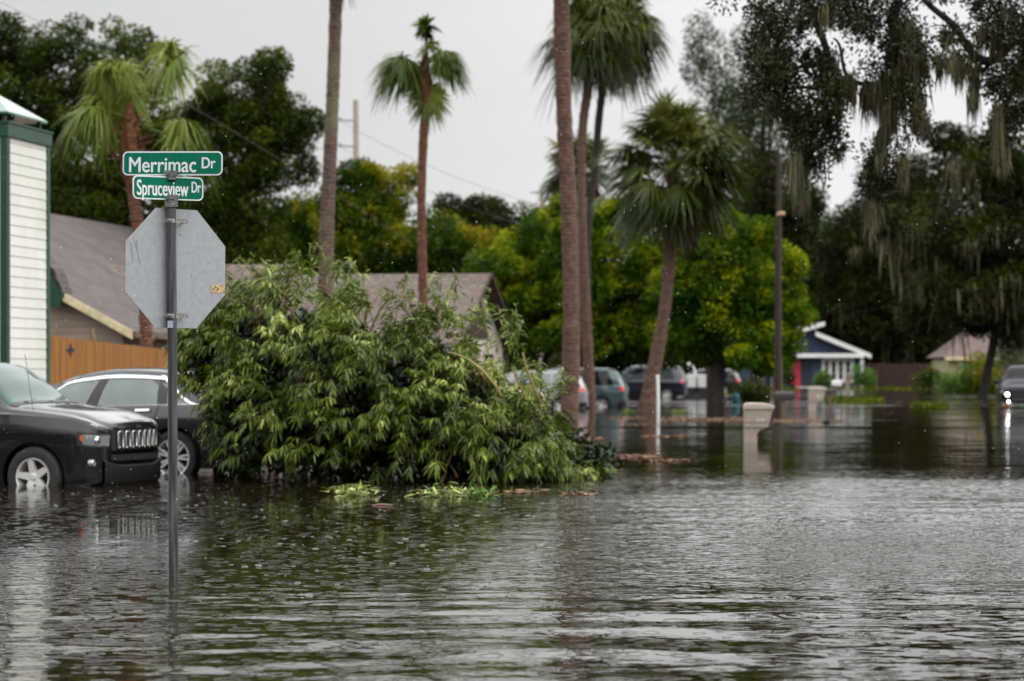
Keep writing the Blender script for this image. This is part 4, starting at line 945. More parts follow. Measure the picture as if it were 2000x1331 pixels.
def fence():
    a = Vector((xx(80, 39), 39, 0)); b = Vector((xx(372, 53.5), 53.5, 0)); n = 42
    root = thing('wooden_fence', 'orange brown wooden board fence with a small diamond shaped hole', 'fence', (a.x, a.y, 0))
    wood = mat('fence_wood', (.30, .115, .006), .75, col2=(.19, .070, .005), nscale=2.2, stretch=(2.2, 2.2, .35), detail=8)
    L_ = (b - a).length; u = (b - a) / L_; nrm = Vector((u.y, -u.x, 0)); nb = int(L_ / .142)
    dia = None
    mb = MB(); mh = MB()
    for k in range(nb):
        s0 = k * .142; s1 = s0 + .137; f_ = k / nb; zt = 1.885 - .17 * f_ + random.uniform(-.008, .008); y0 = random.uniform(0, .006)
        p0 = u * s0 + nrm * y0; p1 = u * s1 + nrm * y0
        mb.prism([(p0.x, p0.y, -.3), (p1.x, p1.y, -.3), (p1.x, p1.y, zt), (p0.x, p0.y, zt)], -nrm * .02)
    mb.build('board_panel', wood, root)
    mb = MB()
    for zq in (.35, 1.6):
        mb.prism([(-.06 * nrm.x, -.06 * nrm.y, zq), (u.x * L_ - .06 * nrm.x, u.y * L_ - .06 * nrm.y, zq - .15 * (zq > 1)), (u.x * L_ - .06 * nrm.x, u.y * L_ - .06 * nrm.y, zq + .09 - .15 * (zq > 1)), (-.06 * nrm.x, -.06 * nrm.y, zq + .09)], -nrm * .03)
    mb.build('rail', wood, root)
    s_ = L_ * .15; c = u * (s_); zc = 1.66                # black plate set in the boards, painting the dark behind a hole
    mh.prism([tuple(c + u * q + nrm * .012 + Vector((0, 0, zc + w_))) for q, w_ in ((-.34, 0), (-.13, .035), (0, .12), (.13, .035), (.34, 0), (.13, -.035), (0, -.12), (-.13, -.035))], -nrm * .04)
    mh.build('dark_diamond', M['black_gap'], root)
fence()

def house_ranch():
    d = 77.0; s_ = F / d; AY = R(-10.6)
    ax = xx(934, d); root = thing('ranch_house', 'low brown roofed house behind the bush with pale pink gable wall', 'house', (ax, d, 0), AY)
    zr = zz(534, d); ze = 2.15; hw = 4.6; Ln = 13
    # ridge runs left from the gable; local X left/right
    mb = MB(); mb.prism([(.4, -hw, ze), (.4, 0, zr), (.4, hw, ze), (.4, hw, ze - .12), (.4, 0, zr - .12), (.4, -hw, ze - .12)], (-Ln, 0, 0)); mb.build('roof', M['shingle_X'], root)
    mb = MB(); mb.prism([(0, -hw + .5, -.3), (0, -hw + .5, ze), (0, 0, zr - .2), (0, hw - .5, ze), (0, hw - .5, -.3)], (-Ln + .8, 0, 0)); mb.build('wall', M['pink_wall'], root)
    for sg in (-1, 1):
        mb = MB(); mb.prism([(.41, sg * hw, ze - .13), (.41, 0, zr - .10), (.41, 0, zr + .03), (.41, sg * hw, ze + .03)], (.05, 0, 0)); mb.build('rake_board', M['red_brown'], root)
    mb = MB(); mb.prism([(.012, -1.6, ze + .2), (.012, 0, zr - .5), (.012, 1.6, ze + .2)], (.03, 0, 0)); mb.build('gable_vent', M['red_brown'], root)
    for y0 in (-1.9, 1.0):
        mb = MB(); mb.box(.012, y0, .75, .05, y0 + 1.3, 1.85); mb.build('window', M['glass_dark'], root)
    # raised left wing
    mb = MB(); mb.prism([(-6.2, -hw - .1, ze + .1), (-6.2, 0, zr + .34), (-6.2, hw, ze + .1), (-6.2, hw, ze - .05), (-6.2, -hw - .1, ze - .05)], (-8, 0, 0)); mb.build('roof_wing', M['shingle_X'], root)
house_ranch()

def house_blue():
    d = wd(757); s_ = F / d; x0 = xx(1545, d); root = thing('blue_house', 'dark blue house with white trim, white framed windows and a red door', 'house', (x0, d, 0), 0)
    def q(px, py, y=0.0): return Vector((xx(px, d) - x0, y, zz(py, d)))
    def poly(name, pts, y, th, m, par=root):
        mb = MB(); mb.prism([q(a, b, y) for a, b in pts], (0, th, 0)); return mb.build(name, m, par)
    poly('wall', [(1420, 760), (1420, 698), (1500, 675), (1568, 650), (1596, 641), (1592, 655), (1684, 697), (1684, 760)], 0, 9, M['navy'])
    poly('porch_shade', [(1545, 757), (1545, 699), (1586, 699), (1586, 757)], -.03, .028, M['navy_shade'])  # flat darker panel on the wall, painted as the shade inside the porch
    poly('roof', [(1395, 700), (1564, 641), (1608, 629), (1608, 634), (1564, 647), (1395, 706)], -.9, 10, M['shingle_grey'])
    poly('roof', [(1590, 650), (1698, 694), (1698, 698), (1590, 655)], -.9, 10, M['shingle_grey'])
    poly('rake_board', [(1566, 641), (1608, 629), (1608, 637), (1566, 649)], -1.0, .09, M['white'])
    poly('rake_board', [(1590, 648), (1698, 692), (1698, 701), (1590, 657)], -1.0, .09, M['white'])
    poly('fascia', [(1482, 691), (1684, 691), (1684, 699), (1482, 699)], -1.05, .9, M['white'])
    poly('fascia', [(1412, 697), (1484, 697), (1484, 705), (1412, 705)], -1.6, 1.5, M['white'])
    poly('garage_door', [(1422, 748), (1422, 706), (1482, 706), (1482, 748)], -1.55, .05, M['navy'])
    for px in (1508, 1681): poly('post', [(px - 3, 757), (px - 3, 699), (px + 3, 699), (px + 3, 757)], -.8, .2, M['white'])
    dr = poly('door', [(1545, 756), (1545, 703), (1563, 703), (1563, 756)], -.10, .06, M['red_door'])
    mb = MB(); a = q(1560, 731, -.15); mb.box(a.x - .03, a.y, a.z - .05, a.x + .03, a.y + .04, a.z + .05); mb.build('handle', M['satin'], dr)
    poly('window_frame', [(1605, 747), (1605, 700), (1668, 700), (1668, 747)], -.10, .09, M['white'])
    for px in (1614, 1628, 1642, 1656):
        f_ = poly('window', [(px - 3.4, 742), (px - 3.4, 706), (px + 3.4, 706), (px + 3.4, 742)], -.13, .025, M['glass_dark'])
        for zy in (718, 730): 
            mb = MB(); a = q(px - 3.4, zy, -.15); mb.box(a.x, a.y, a.z, a.x + 6.8 / s_, a.y + .015, a.z + .03); mb.build('glazing_bar', M['white'], f_)
    poly('porch_step', [(1535, 762), (1535, 756), (1600, 756), (1600, 762)], -1.2, 1.1, M['white'])
house_blue()

def house_tan():
    d = wd(757) - 12; s_ = F / d; x0 = xx(1900, d); root = thing('cream_house', 'small cream house with pinkish hip roof behind shrubs at the right', 'house', (x0, d, 0), 0)
    def q(px, py, y=0.0): return Vector((xx(px, d) - x0, y, zz(py, d)))
    mb = MB(); a = [q(1852, 760), q(1990, 760), q(1990, 702), q(1852, 702)]; mb.prism(a, (0, 7, 0)); mb.build('wall', M['pale_yellow'], root)
    mb = MB(); A = q(1843, 698, -.6); B = q(2010, 698, -.6); C_ = q(2010, 698, 7.6); D = q(1843, 698, 7.6); E = q(1900, 645, 3.5); G = q(1960, 645, 3.5)
    mb.add([A, B, C_, D, E, G], [(0, 1, 5, 4), (1, 2, 5), (2, 3, 4, 5), (3, 0, 4), (0, 3, 2, 1)]); mb.build('roof', M['shingle_pink'], root)
    mb = MB(); mb.prism([q(1843, 704, -.66), q(2010, 704, -.66), q(2010, 697.5, -.66), q(1843, 697.5, -.66)], (0, .05, 0)); mb.build('fascia', M['cream'], root)
    for px in (1885, 1940):
        mb = MB(); mb.prism([q(px, 745, -.04), q(px + 14, 745, -.04), q(px + 14, 712, -.04), q(px, 712, -.04)], (0, .03, 0)); mb.build('window', M['glass_dark'], root)
    mb = MB(); mb.prism([q(1872, 760, -.05), q(1880, 760, -.05), q(1880, 704, -.05), q(1872, 704, -.05)], (0, .04, 0)); mb.build('corner_board', M['cream'], root)
house_tan()
def far_fence():
    d = 196; a = xx(1690, d); root = thing('wooden_fence', 'dark red brown board fence closing the gap between the far houses', 'fence', (a, d, 0))
    mb = MB(); n = 42
    for k in range(n):
        h_ = 1.9 + random.uniform(-.03, .03); mb.box(k * .17, 0, 0, k * .17 + .16, .03, h_)
    mb.build('board_panel', M['red_brown'], root); mb = MB(); mb.box(0, .035, .4, n * .17, .07, .5); mb.box(0, .035, 1.4, n * .17, .07, 1.5); mb.build('rail', M['red_brown'], root)
far_fence()

# ------------------------------------------------------------------ poles and wires
def utility_pole():
    d = 120; base = at(699, 600, d); root = thing('utility_pole', 'pale wooden utility pole with three short crossarms left of the broken palm', 'utility pole', (base.x, d, -.3))
    mb = MB(); mb.tube([(0, 0, 0), (-.05, 0, 7), (-.10, 0, zz(196, d) + .3)], [.19, .16, .135], 12); mb.build('pole', M['wood_pole'], root, smooth=50)
    for py in (237, 287, 340):
        z = zz(py, d) + .3; mb = MB(); mb.tube([(-.1, 0, z), (-.88, -.1, z + .04)], .035, 6); mb.tube([(-.88, -.1, z + .0), (-.88, -.1, z + .16)], .05, 6); mb.build('insulator_arm', M['wire'], root)
    for py in (237, 287, 340):
        z = zz(py, d) + .1
        for sgn, far_, dz in ((-1, 30, .2), (1, 14, -4.4)):
            mb = MB(); P = []
            for k in range(17):
                u = k / 16; P.append((-.88 + sgn * far_ * u, -.1 + (8 if sgn > 0 else -12) * u, z + .2 + dz * u - 1.3 * 4 * u * (1 - u) * (.6 if sgn > 0 else 1)))
            mb.tube(P, .012, 4); mb.build('wire', M['wire'], root)
    d2 = 190; root2 = thing('utility_pole', 'tiny far utility pole top just above the tree line', 'utility pole', (xx(1058, d2), d2, 0))
    mb = MB(); mb.tube([(0, 0, 0), (0, 0, zz(372, d2))], [.2, .14], 10); mb.build('pole', M['wood_pole'], root2, smooth=50)
    mb = MB(); mb.box(-.9, -.05, zz(378, d2), .9, .05, zz(378, d2) + .12); mb.build('crossarm', M['wood_pole'], root2)
utility_pole()
def near_wire():
    mb = MB(); d = 60; mb.tube([at(-200 + 40 * k, -95 + 19 * k + .15 * k * k, d + k) for k in range(26)], .007, 4)
    o = mb.build('overhead_wire', M['wire']); tag(o, 'thin overhead wire crossing the top left corner of the sky', 'wire')
near_wire()
def lamp_pole():
    d = 88; root = thing('street_lamp', 'dark wooden street lamp pole standing behind the black mailbox', 'street lamp', (xx(1520, d), d, -.4))
    mb = MB(); mb.tube([(0, 0, 0), (0, 0, 4), (.02, 0, zz(300, d) + .4)], [.14, .12, .095], 12); mb.build('pole', M['dark_pole'], root, smooth=50)
    z = zz(424, d) + .4; mb = MB(); mb.tube([(0, 0, z - .5), (-.0, -.3, z - .15), (.0, -.75, z)], .03, 8); mb.build('arm', M['satin'], root, smooth=50)
    mb = MB(); mb.prism([(-.12, -1.15, z - .02), (.12, -1.15, z - .02), (.14, -.7, z - .03), (-.14, -.7, z - .03)], (0, 0, .14)); mb.build('lamp_head', mat('lamp_head', (.55, .33, .22), .6), root, bevel=.03)
    mb = MB(); mb.tube([(.12, -.02, 0), (.12, -.02, 2.2)], .03, 6); mb.build('conduit', M['tan_wood'], root)
lamp_pole()
def wooden_post(px, d, wpx, ytop, label, m):
    r_ = wpx / 2 * d / F; root = None
    mb = MB(); b = at(px, 725, d); mb.tube([(0, 0, 0), (0, 0, (zz(ytop, d) + .4) * .5), (0, 0, zz(ytop, d) + .4)], [r_, r_ * .95, r_ * .9], 10)
    o = mb.build('tree_stump', m, None, smooth=50); o.location = (b.x, d, -.4); tag(o, label, 'trunk'); return o
wooden_post(1488, 150, 11, 690, 'short brown palm stub standing before the garage of the blue house', M['palm_brown'])
wooden_post(1512, 130, 9, 680, 'pale brown stub just left of the dark street lamp pole', M['palm_red'])
def marker():
    d = 76; mb = MB(); mb.tube([(0, 0, 0), (.01, 0, .8), (-.01, 0, zz(735, d) + .4)], .05, 10); mb.tube([(-.01, 0, zz(735, d) + .4), (-.01, 0, zz(735, d) + .43)], [.06, .03], 10)
    o = mb.build('marker_post', M['white_plastic'], None, smooth=50); o.location = (xx(1285, d), d, -.4); tag(o, 'slim white post standing in the water right of the leaning palm', 'post')
marker()

# ------------------------------------------------------------------ mailboxes
def big_mailbox(label, px, d, wpx, ytop, digits):
    s_ = F / d; W_ = wpx / s_; root = thing('mailbox', label, 'mailbox', (xx(px - wpx / 2, d), d, -.35), 0, 'beige plastic mailboxes along the street')
    zt = zz(ytop, d) + .35; zb = zt - .46 * W_ / .55; k = W_ / .55
    mb = MB(); mb.prism([(0, -.13, zb), (.44 * k, -.13, zb), (.52 * k, -.13, zt - .13 * k), (0, -.13, zt - .13 * k)], (0, .26, 0)); mb.build('body', M['mailbox'], root, bevel=.012)
    prof = [(-.012, zt - .13 * k), (.0, zt - .035 * k), (.03 * k, zt - .01), (.15 * k, zt), (.34 * k, zt - .004), (.48 * k, zt - .03 * k), (.56 * k, zt - .06 * k), (.555 * k, zt - .085 * k), (.535 * k, zt - .13 * k)]
    mb = MB(); mb.prism([(a, -.15, b) for a, b in prof], (0, .30, 0)); mb.build('lid', M['mailbox_lid'], root, bevel=.02)
    mb = MB(); mb.prism([(.445 * k, -.12, zb + .01), (.47 * k, -.12, zb + .01), (.56 * k, -.12, zt - .14 * k), (.53 * k, -.12, zt - .14 * k)], (0, .24, 0)); mb.build('door', M['black_plastic'], root)
    mb = MB(); mb.box(-.003, -.134, zb + .09 * k, .455 * k, .134, zb + .10 * k); mb.build('seam', M['brown_post'], root)
    # column with the curved newspaper hollow
    col = [(0, zb - .002), (0, -.1), (.25 * k, -.1), (.235 * k, zb - .24 * k)]
    for j in range(8): a = R(195 - j * 14); col.append((.36 * k + .13 * k * math.cos(a), zb - .16 * k + .13 * k * math.sin(a)))
    col.append((.41 * k, zb - .002))
    mb = MB(); mb.prism([(a, -.11, b) for a, b in col], (0, .22, 0)); mb.build('column', M['mailbox'], root, bevel=.008)
    if digits:
        P, Fs = text_mesh(digits, .22 * k, .36 * k, zb + .125 * k, .06 * k)
        mb = MB(); mb.add([p + Vector((0, -.1325, 0)) for p in P], Fs); mb.build('house_number', M['white_plastic'], root)
    return root
big_mailbox('beige plastic mailbox with white house number, nearest of the mailboxes', 1482, 44.5, 58, 787, '216')
m2 = big_mailbox('smaller beige plastic mailbox in the water before the red door', 1596, 80, 35, 755, '2')
big_mailbox('farthest beige mailbox below the white framed windows', 1660, 118, 17, 729, None)
def post_box(label, px, d, wpx, hpx, ytop, m, postm, name='mailbox'):
    s_ = F / d; W_ = wpx / s_; h_ = hpx / s_; root = thing(name, label, 'mailbox', (xx(px, d), d, -.35), 0, None)
    zt = zz(ytop, d) + .35; n = 8
    pr = [(-.09, zt - h_), (.09, zt - h_), (.09, zt - h_ * .45)] + [(.09 * math.cos(R(k * 180 / n)), zt - h_ * .45 + h_ * .45 * math.sin(R(k * 180 / n))) for k in range(1, n)] + [(-.09, zt - h_ * .45)]
    mb = MB(); mb.prism([(-W_ / 2, a, b) for a, b in pr], (W_, 0, 0)); mb.build('body', m, root, smooth=40)
    mb = MB(); mb.prism([(W_ / 2, a * 1.08, zt - h_ + (b - zt + h_) * 1.04 - .004) for a, b in pr], (.012, 0, 0)); mb.build('door', m, root)
    mb = MB(); mb.box(-.06, -.05, 0, .05, .05, zt - h_ - .002); mb.build('post', postm, root)
    mb = MB(); mb.prism([(.05, -.03, zt - h_ - .28), (.05, -.03, zt - h_ - .2), (W_ * .38, -.03, zt - h_ - .003), (W_ * .46, -.03, zt - h_ - .003)], (0, .05, 0)); mb.build('brace', postm, root)
post_box('black metal mailbox on brown wooden post before the lamp pole', 1531, 72, 36, 17, 765, M['black_plastic'], M['brown_post'])
post_box('small dark mailbox just right of the smaller beige mailbox', 1622, 95, 15, 9, 760, M['black_plastic'], M['brown_post'])
post_box('small white mailbox behind the smaller beige mailbox', 1634, 112, 19, 11, 743, M['white_plastic'], M['brown_post'])
def bin_():
    d = 98; root = thing('plastic_drum', 'small turquoise plastic drum floating in the water left of the mailboxes', 'drum', (xx(1437, d), d, -.05))
    mb = MB(); mb.lathe([(0, 0), (.13, .0), (.15, .05), (.155, .28), (.15, .30), (.155, .32), (.14, .38), (.06, .42), (0, .42)], 20); mb.build('body', M['teal_plastic'], root, smooth=50)
    mb = MB(); mb.tube([(-.08, 0, .42), (-.06, 0, .48), (.06, 0, .48), (.08, 0, .42)], .015, 6); mb.build('handle', M['teal_plastic'], root)
bin_()

# ------------------------------------------------------------------ vehicles
class Body:
    """car surface S(s, t): s metres back from the nose, t 0..12 from the sill up and over to the roof centre"""
    def __init__(o, tab, kf=.16, kr=.10):
        o.T = np.array(tab, float); o.L = o.T[-1, 0]; o.kf = kf; o.kr = kr
        x = o.T[:, 0]; h = np.diff(x); o.m = []
        for c in range(1, 7):
            y = o.T[:, c]; dl = np.diff(y) / h; m = np.zeros(len(x)); m[0] = dl[0]; m[-1] = dl[-1]
            for i in range(1, len(x) - 1):
                if dl[i - 1] * dl[i] > 0:
                    w1 = 2 * h[i] + h[i - 1]; w2 = h[i] + 2 * h[i - 1]; m[i] = (w1 + w2) / (w1 / dl[i - 1] + w2 / dl[i])
            o.m.append(m)
    def row(o, s):
        x = o.T[:, 0]; s = min(max(s, 0), o.L); i = min(np.searchsorted(x, s, 'right') - 1, len(x) - 2); h = x[i + 1] - x[i]; t = (s - x[i]) / h; r_ = []
        for c in range(1, 7):
            y = o.T[:, c]; m = o.m[c - 1]
            r_.append((2 * t ** 3 - 3 * t * t + 1) * y[i] + (t ** 3 - 2 * t * t + t) * h * m[i] + (-2 * t ** 3 + 3 * t * t) * y[i + 1] + (t ** 3 - t * t) * h * m[i + 1])
        return r_
    def ring(o, s):
        zb, zs, zt, wl, ws, wt = o.row(s); dr = .035 + .05 * min(max((zt - 1.15) / .3, 0), 1); ze = max(zt - dr, zs + .012)
        dz = zs - zb
        return [(0, zb), (wl * .86, zb), (wl * .965, zb + .05), (wl * .995, zb + .25 * dz), (wl, zb + .58 * dz), (wl * .99, zb + .84 * dz), (ws, zs),
                (ws - .03, zs + .02), ((ws + wt) / 2 + .012, (zs + ze) / 2 + .01), (wt, ze), (wt * .9, ze + (zt - ze) * .6), (wt * .5, ze + (zt - ze) * .93), (0, zt)]
    def S(o, s, t, side=1, off=0.0):
        rg = o.ring(s); t = min(max(t, 0), 12); i = min(int(t), 11); u = t - i
        a = rg[max(i - 1, 0)]; b = rg[i]; c = rg[i + 1]; e = rg[min(i + 2, 12)]
        if i in (5, 6, 8, 9): y, z = b[0] + (c[0] - b[0]) * u, b[1] + (c[1] - b[1]) * u
        else: y, z = [.5 * ((2 * b[k]) + (c[k] - a[k]) * u + (2 * a[k] - 5 * b[k] + 4 * c[k] - e[k]) * u * u + (3 * b[k] - a[k] - 3 * c[k] + e[k]) * u ** 3) for k in (0, 1)]
        bend = o.kf * max(0, 1 - s / 1.6) ** 1.5 - 0
        br = o.kr * max(0, 1 - (o.L - s) / 1.2) ** 1.5
        x = -s - bend * y * y + br * y * y
        return Vector((x, y * side, z))
    def tz(o, s, z, side):
        a, b = 2.0, 6.4
        for _ in range(22):
            m = (a + b) / 2
            if o.S(s, m, side).z < z: a = m
            else: b = m
        return (a + b) / 2
    def zpatch(o, s0, s1, zl, zh, side, off=.008, ns=12, nz=5):
        vs = []; fs = []
        for j in range(nz + 1):
            for i in range(ns + 1):
                s = s0 + (s1 - s0) * i / ns; z = zl(s) + (zh(s) - zl(s)) * j / nz; t = o.tz(s, z, side); vs.append(o.S(s, t, side) + o.N(s, t, side) * off)
        for j in range(nz):
            for i in range(ns):
                a = j * (ns + 1) + i; q = (a, a + 1, a + ns + 2, a + ns + 1); fs.append(q if side < 0 else q[::-1])
        return vs, fs
    def N(o, s, t, side):
        e = .02; a = o.S(s + e, t, side) - o.S(s - e, t, side); b = o.S(s, min(t + .08, 12), side) - o.S(s, max(t - .08, 0), side)
        n = a.cross(b) * side; n.normalize()
        return n if n.dot(Vector((0, side * .5, .5))) > 0 else -n
    def patch(o, s0, s1, t0, t1, side, off=.004, ns=14, ntt=8):
        """s0, s1 may be functions of t"""
        f0 = s0 if callable(s0) else (lambda t: s0); f1 = s1 if callable(s1) else (lambda t: s1)
        vs = []; fs = []
        for j in range(ntt + 1):
            t = t0 + (t1 - t0) * j / ntt
            for i in range(ns + 1):
                s = f0(t) + (f1(t) - f0(t)) * i / ns; vs.append(o.S(s, t, side) + o.N(s, t, side) * off)
        for j in range(ntt):
            for i in range(ns):
                a = j * (ns + 1) + i; q = (a, a + 1, a + ns + 2, a + ns + 1); fs.append(q if side < 0 else q[::-1])
        return vs, fs
def build_body(B, m, root, wheels, r, name='body'):
    ss = sorted(set(list(np.linspace(0, B.L, 90)) + [B.T[k, 0] for k in range(len(B.T))])); ts = np.linspace(0, 12, 49)
    vs = []; fs = []; nr = len(ts) * 2 - 2
    for s in ss:
        vs += [B.S(s, t, 1) for t in ts]; vs += [B.S(s, t, -1) for t in ts[1:-1][::-1]]
    for i in range(len(ss) - 1):
        for k in range(nr):
            k2 = (k + 1) % nr; fs.append((i * nr + k, (i + 1) * nr + k, (i + 1) * nr + k2, i * nr + k2))
    c0 = len(vs); vs.append(sum((vs[k] for k in range(nr)), Vector()) / nr); fs += [(c0, k, (k + 1) % nr) for k in range(nr)]
    c1 = len(vs); bs = (len(ss) - 1) * nr; vs.append(sum((vs[bs + k] for k in range(nr)), Vector()) / nr); fs += [(c1, bs + (k + 1) % nr, bs + k) for k in range(nr)]
    mb = MB(); mb.add(vs, fs); o = mb.build(name, m, root)
    me = o.data; bm = bmesh.new(); bm.from_mesh(me); bmesh.ops.remove_doubles(bm, verts=bm.verts, dist=.0005); bmesh.ops.recalc_face_normals(bm, faces=bm.faces); bm.to_mesh(me); bm.free()
    cut = MB()
    for s, side in wheels:
        w_ = B.row(s)[3]; x = -s
        cut.lathe([(0, -1), (r + .055, -1), (r + .055, 1), (0, 1)], 40, Matrix.Translation((x, side * (w_ + .72), r)) @ Matrix.Rotation(R(90), 4, 'X'))
    c = cut.build('cutter', M['dark']); cm = c.data; bm = bmesh.new(); bm.from_mesh(cm); bmesh.ops.remove_doubles(bm, verts=bm.verts, dist=.0005); bmesh.ops.recalc_face_normals(bm, faces=bm.faces); bm.to_mesh(cm); bm.free()
    c.parent = root
    md = o.modifiers.new('w', 'BOOLEAN'); md.operation = 'DIFFERENCE'; md.object = c; md.solver = 'EXACT'
    bpy.context.view_layer.update()
    nm = bpy.data.meshes.new_from_object(o.evaluated_get(bpy.context.evaluated_depsgraph_get())); o.modifiers.clear(); o.data = nm; nm.name = name
    bpy.data.objects.remove(c); sharpen(nm, 38)
    if not nm.materials: nm.materials.append(m)
    return o
def wheel(root, s, y, r, rr, spokes, side, steer=0, twin=False, width=.21, caliper=None):
    w_ = thing('wheel', None, None, (-s, y, r), R(steer)); w_.parent = root
    Mx = Matrix.Rotation(R(90 * side), 4, 'X')           # local z points outward
    Mx = Matrix.Rotation(R(-90 * side), 4, 'X')
    mb = MB(); mb.lathe([(rr, -width / 2), (rr + .02, -width / 2), (r - .02, -width / 2 + .01), (r, -width / 2 + .04), (r, width / 2 - .04), (r - .02, width / 2 - .008), (r - .06, width / 2 + .002), (rr + .012, width / 2 - .004), (rr, width / 2 - .02)], 40, Mx); mb.build('tyre', M['tyre'], w_, smooth=40)
    mb = MB(); mb.lathe([(rr, -.08), (rr, width / 2 - .02), (rr - .006, width / 2 - .006), (rr - .022, width / 2 - .012), (rr - .03, width / 2 - .06), (rr - .035, -.08)], 40, Mx)
    mb.lathe([(0, width / 2 - .022), (.028, width / 2 - .022), (.032, width / 2 - .03), (.058, width / 2 - .036), (.062, 0)], 20, Mx)
    for k in range(spokes):
        for dk in ((-.14, .14) if twin else (0,)):
            a = 2 * math.pi * k / spokes + dk + .5; a2 = 2 * math.pi * k / spokes + dk * .8 + .5
            wi, wo = (.018, .013) if twin else (.045, .030)
            u0 = Vector((math.cos(a2), math.sin(a2), 0)); v0 = Vector((-math.sin(a2), math.cos(a2), 0)); u1 = Vector((math.cos(a), math.sin(a), 0)); v1 = Vector((-math.sin(a), math.cos(a), 0))
            zi, zo = width / 2 - .022, width / 2 - .014
            P = [u0 * .05 - v0 * wi, u0 * .05 + v0 * wi, u1 * (rr - .012) + v1 * wo, u1 * (rr - .012) - v1 * wo]
            top = [Vector((P[0].x, P[0].y, zi - .01)), Vector((P[1].x, P[1].y, zi - .01)), Vector((P[2].x, P[2].y, zo)), Vector((P[3].x, P[3].y, zo))]
            mb.add([Mx @ p for p in top] + [Mx @ (p - Vector((0, 0, .045))) for p in top], [(0, 1, 2, 3), (7, 6, 5, 4), (0, 4, 5, 1), (1, 5, 6, 2), (2, 6, 7, 3), (3, 7, 4, 0)])
    mb.build('rim', M['rim'], w_, smooth=30)
    mb = MB(); mb.lathe([(0, -.02), (rr - .04, -.02)], 30, Mx); mb.lathe([(0, .0), (.13, .0), (.13, -.02)], 24, Mx); mb.build('brake_disc', M['rust'] if caliper else M['dark'], w_)
    return w_
M['rust'] = mat('rust', (.16, .06, .03), .7, metal=.4, col2=(.05, .03, .02), nscale=9)

def place(px, d, sx, head, depth, side_y):
    """root position so that car point (-sx, side_y) lands at photo column px, distance d; head = heading angle"""
    p = Vector((xx(px, d), d, 0)); l = Vector((-sx, side_y, 0)); l.rotate(Matrix.Rotation(head, 3, 'Z'))
    return (p.x - l.x, p.y - l.y, -depth)

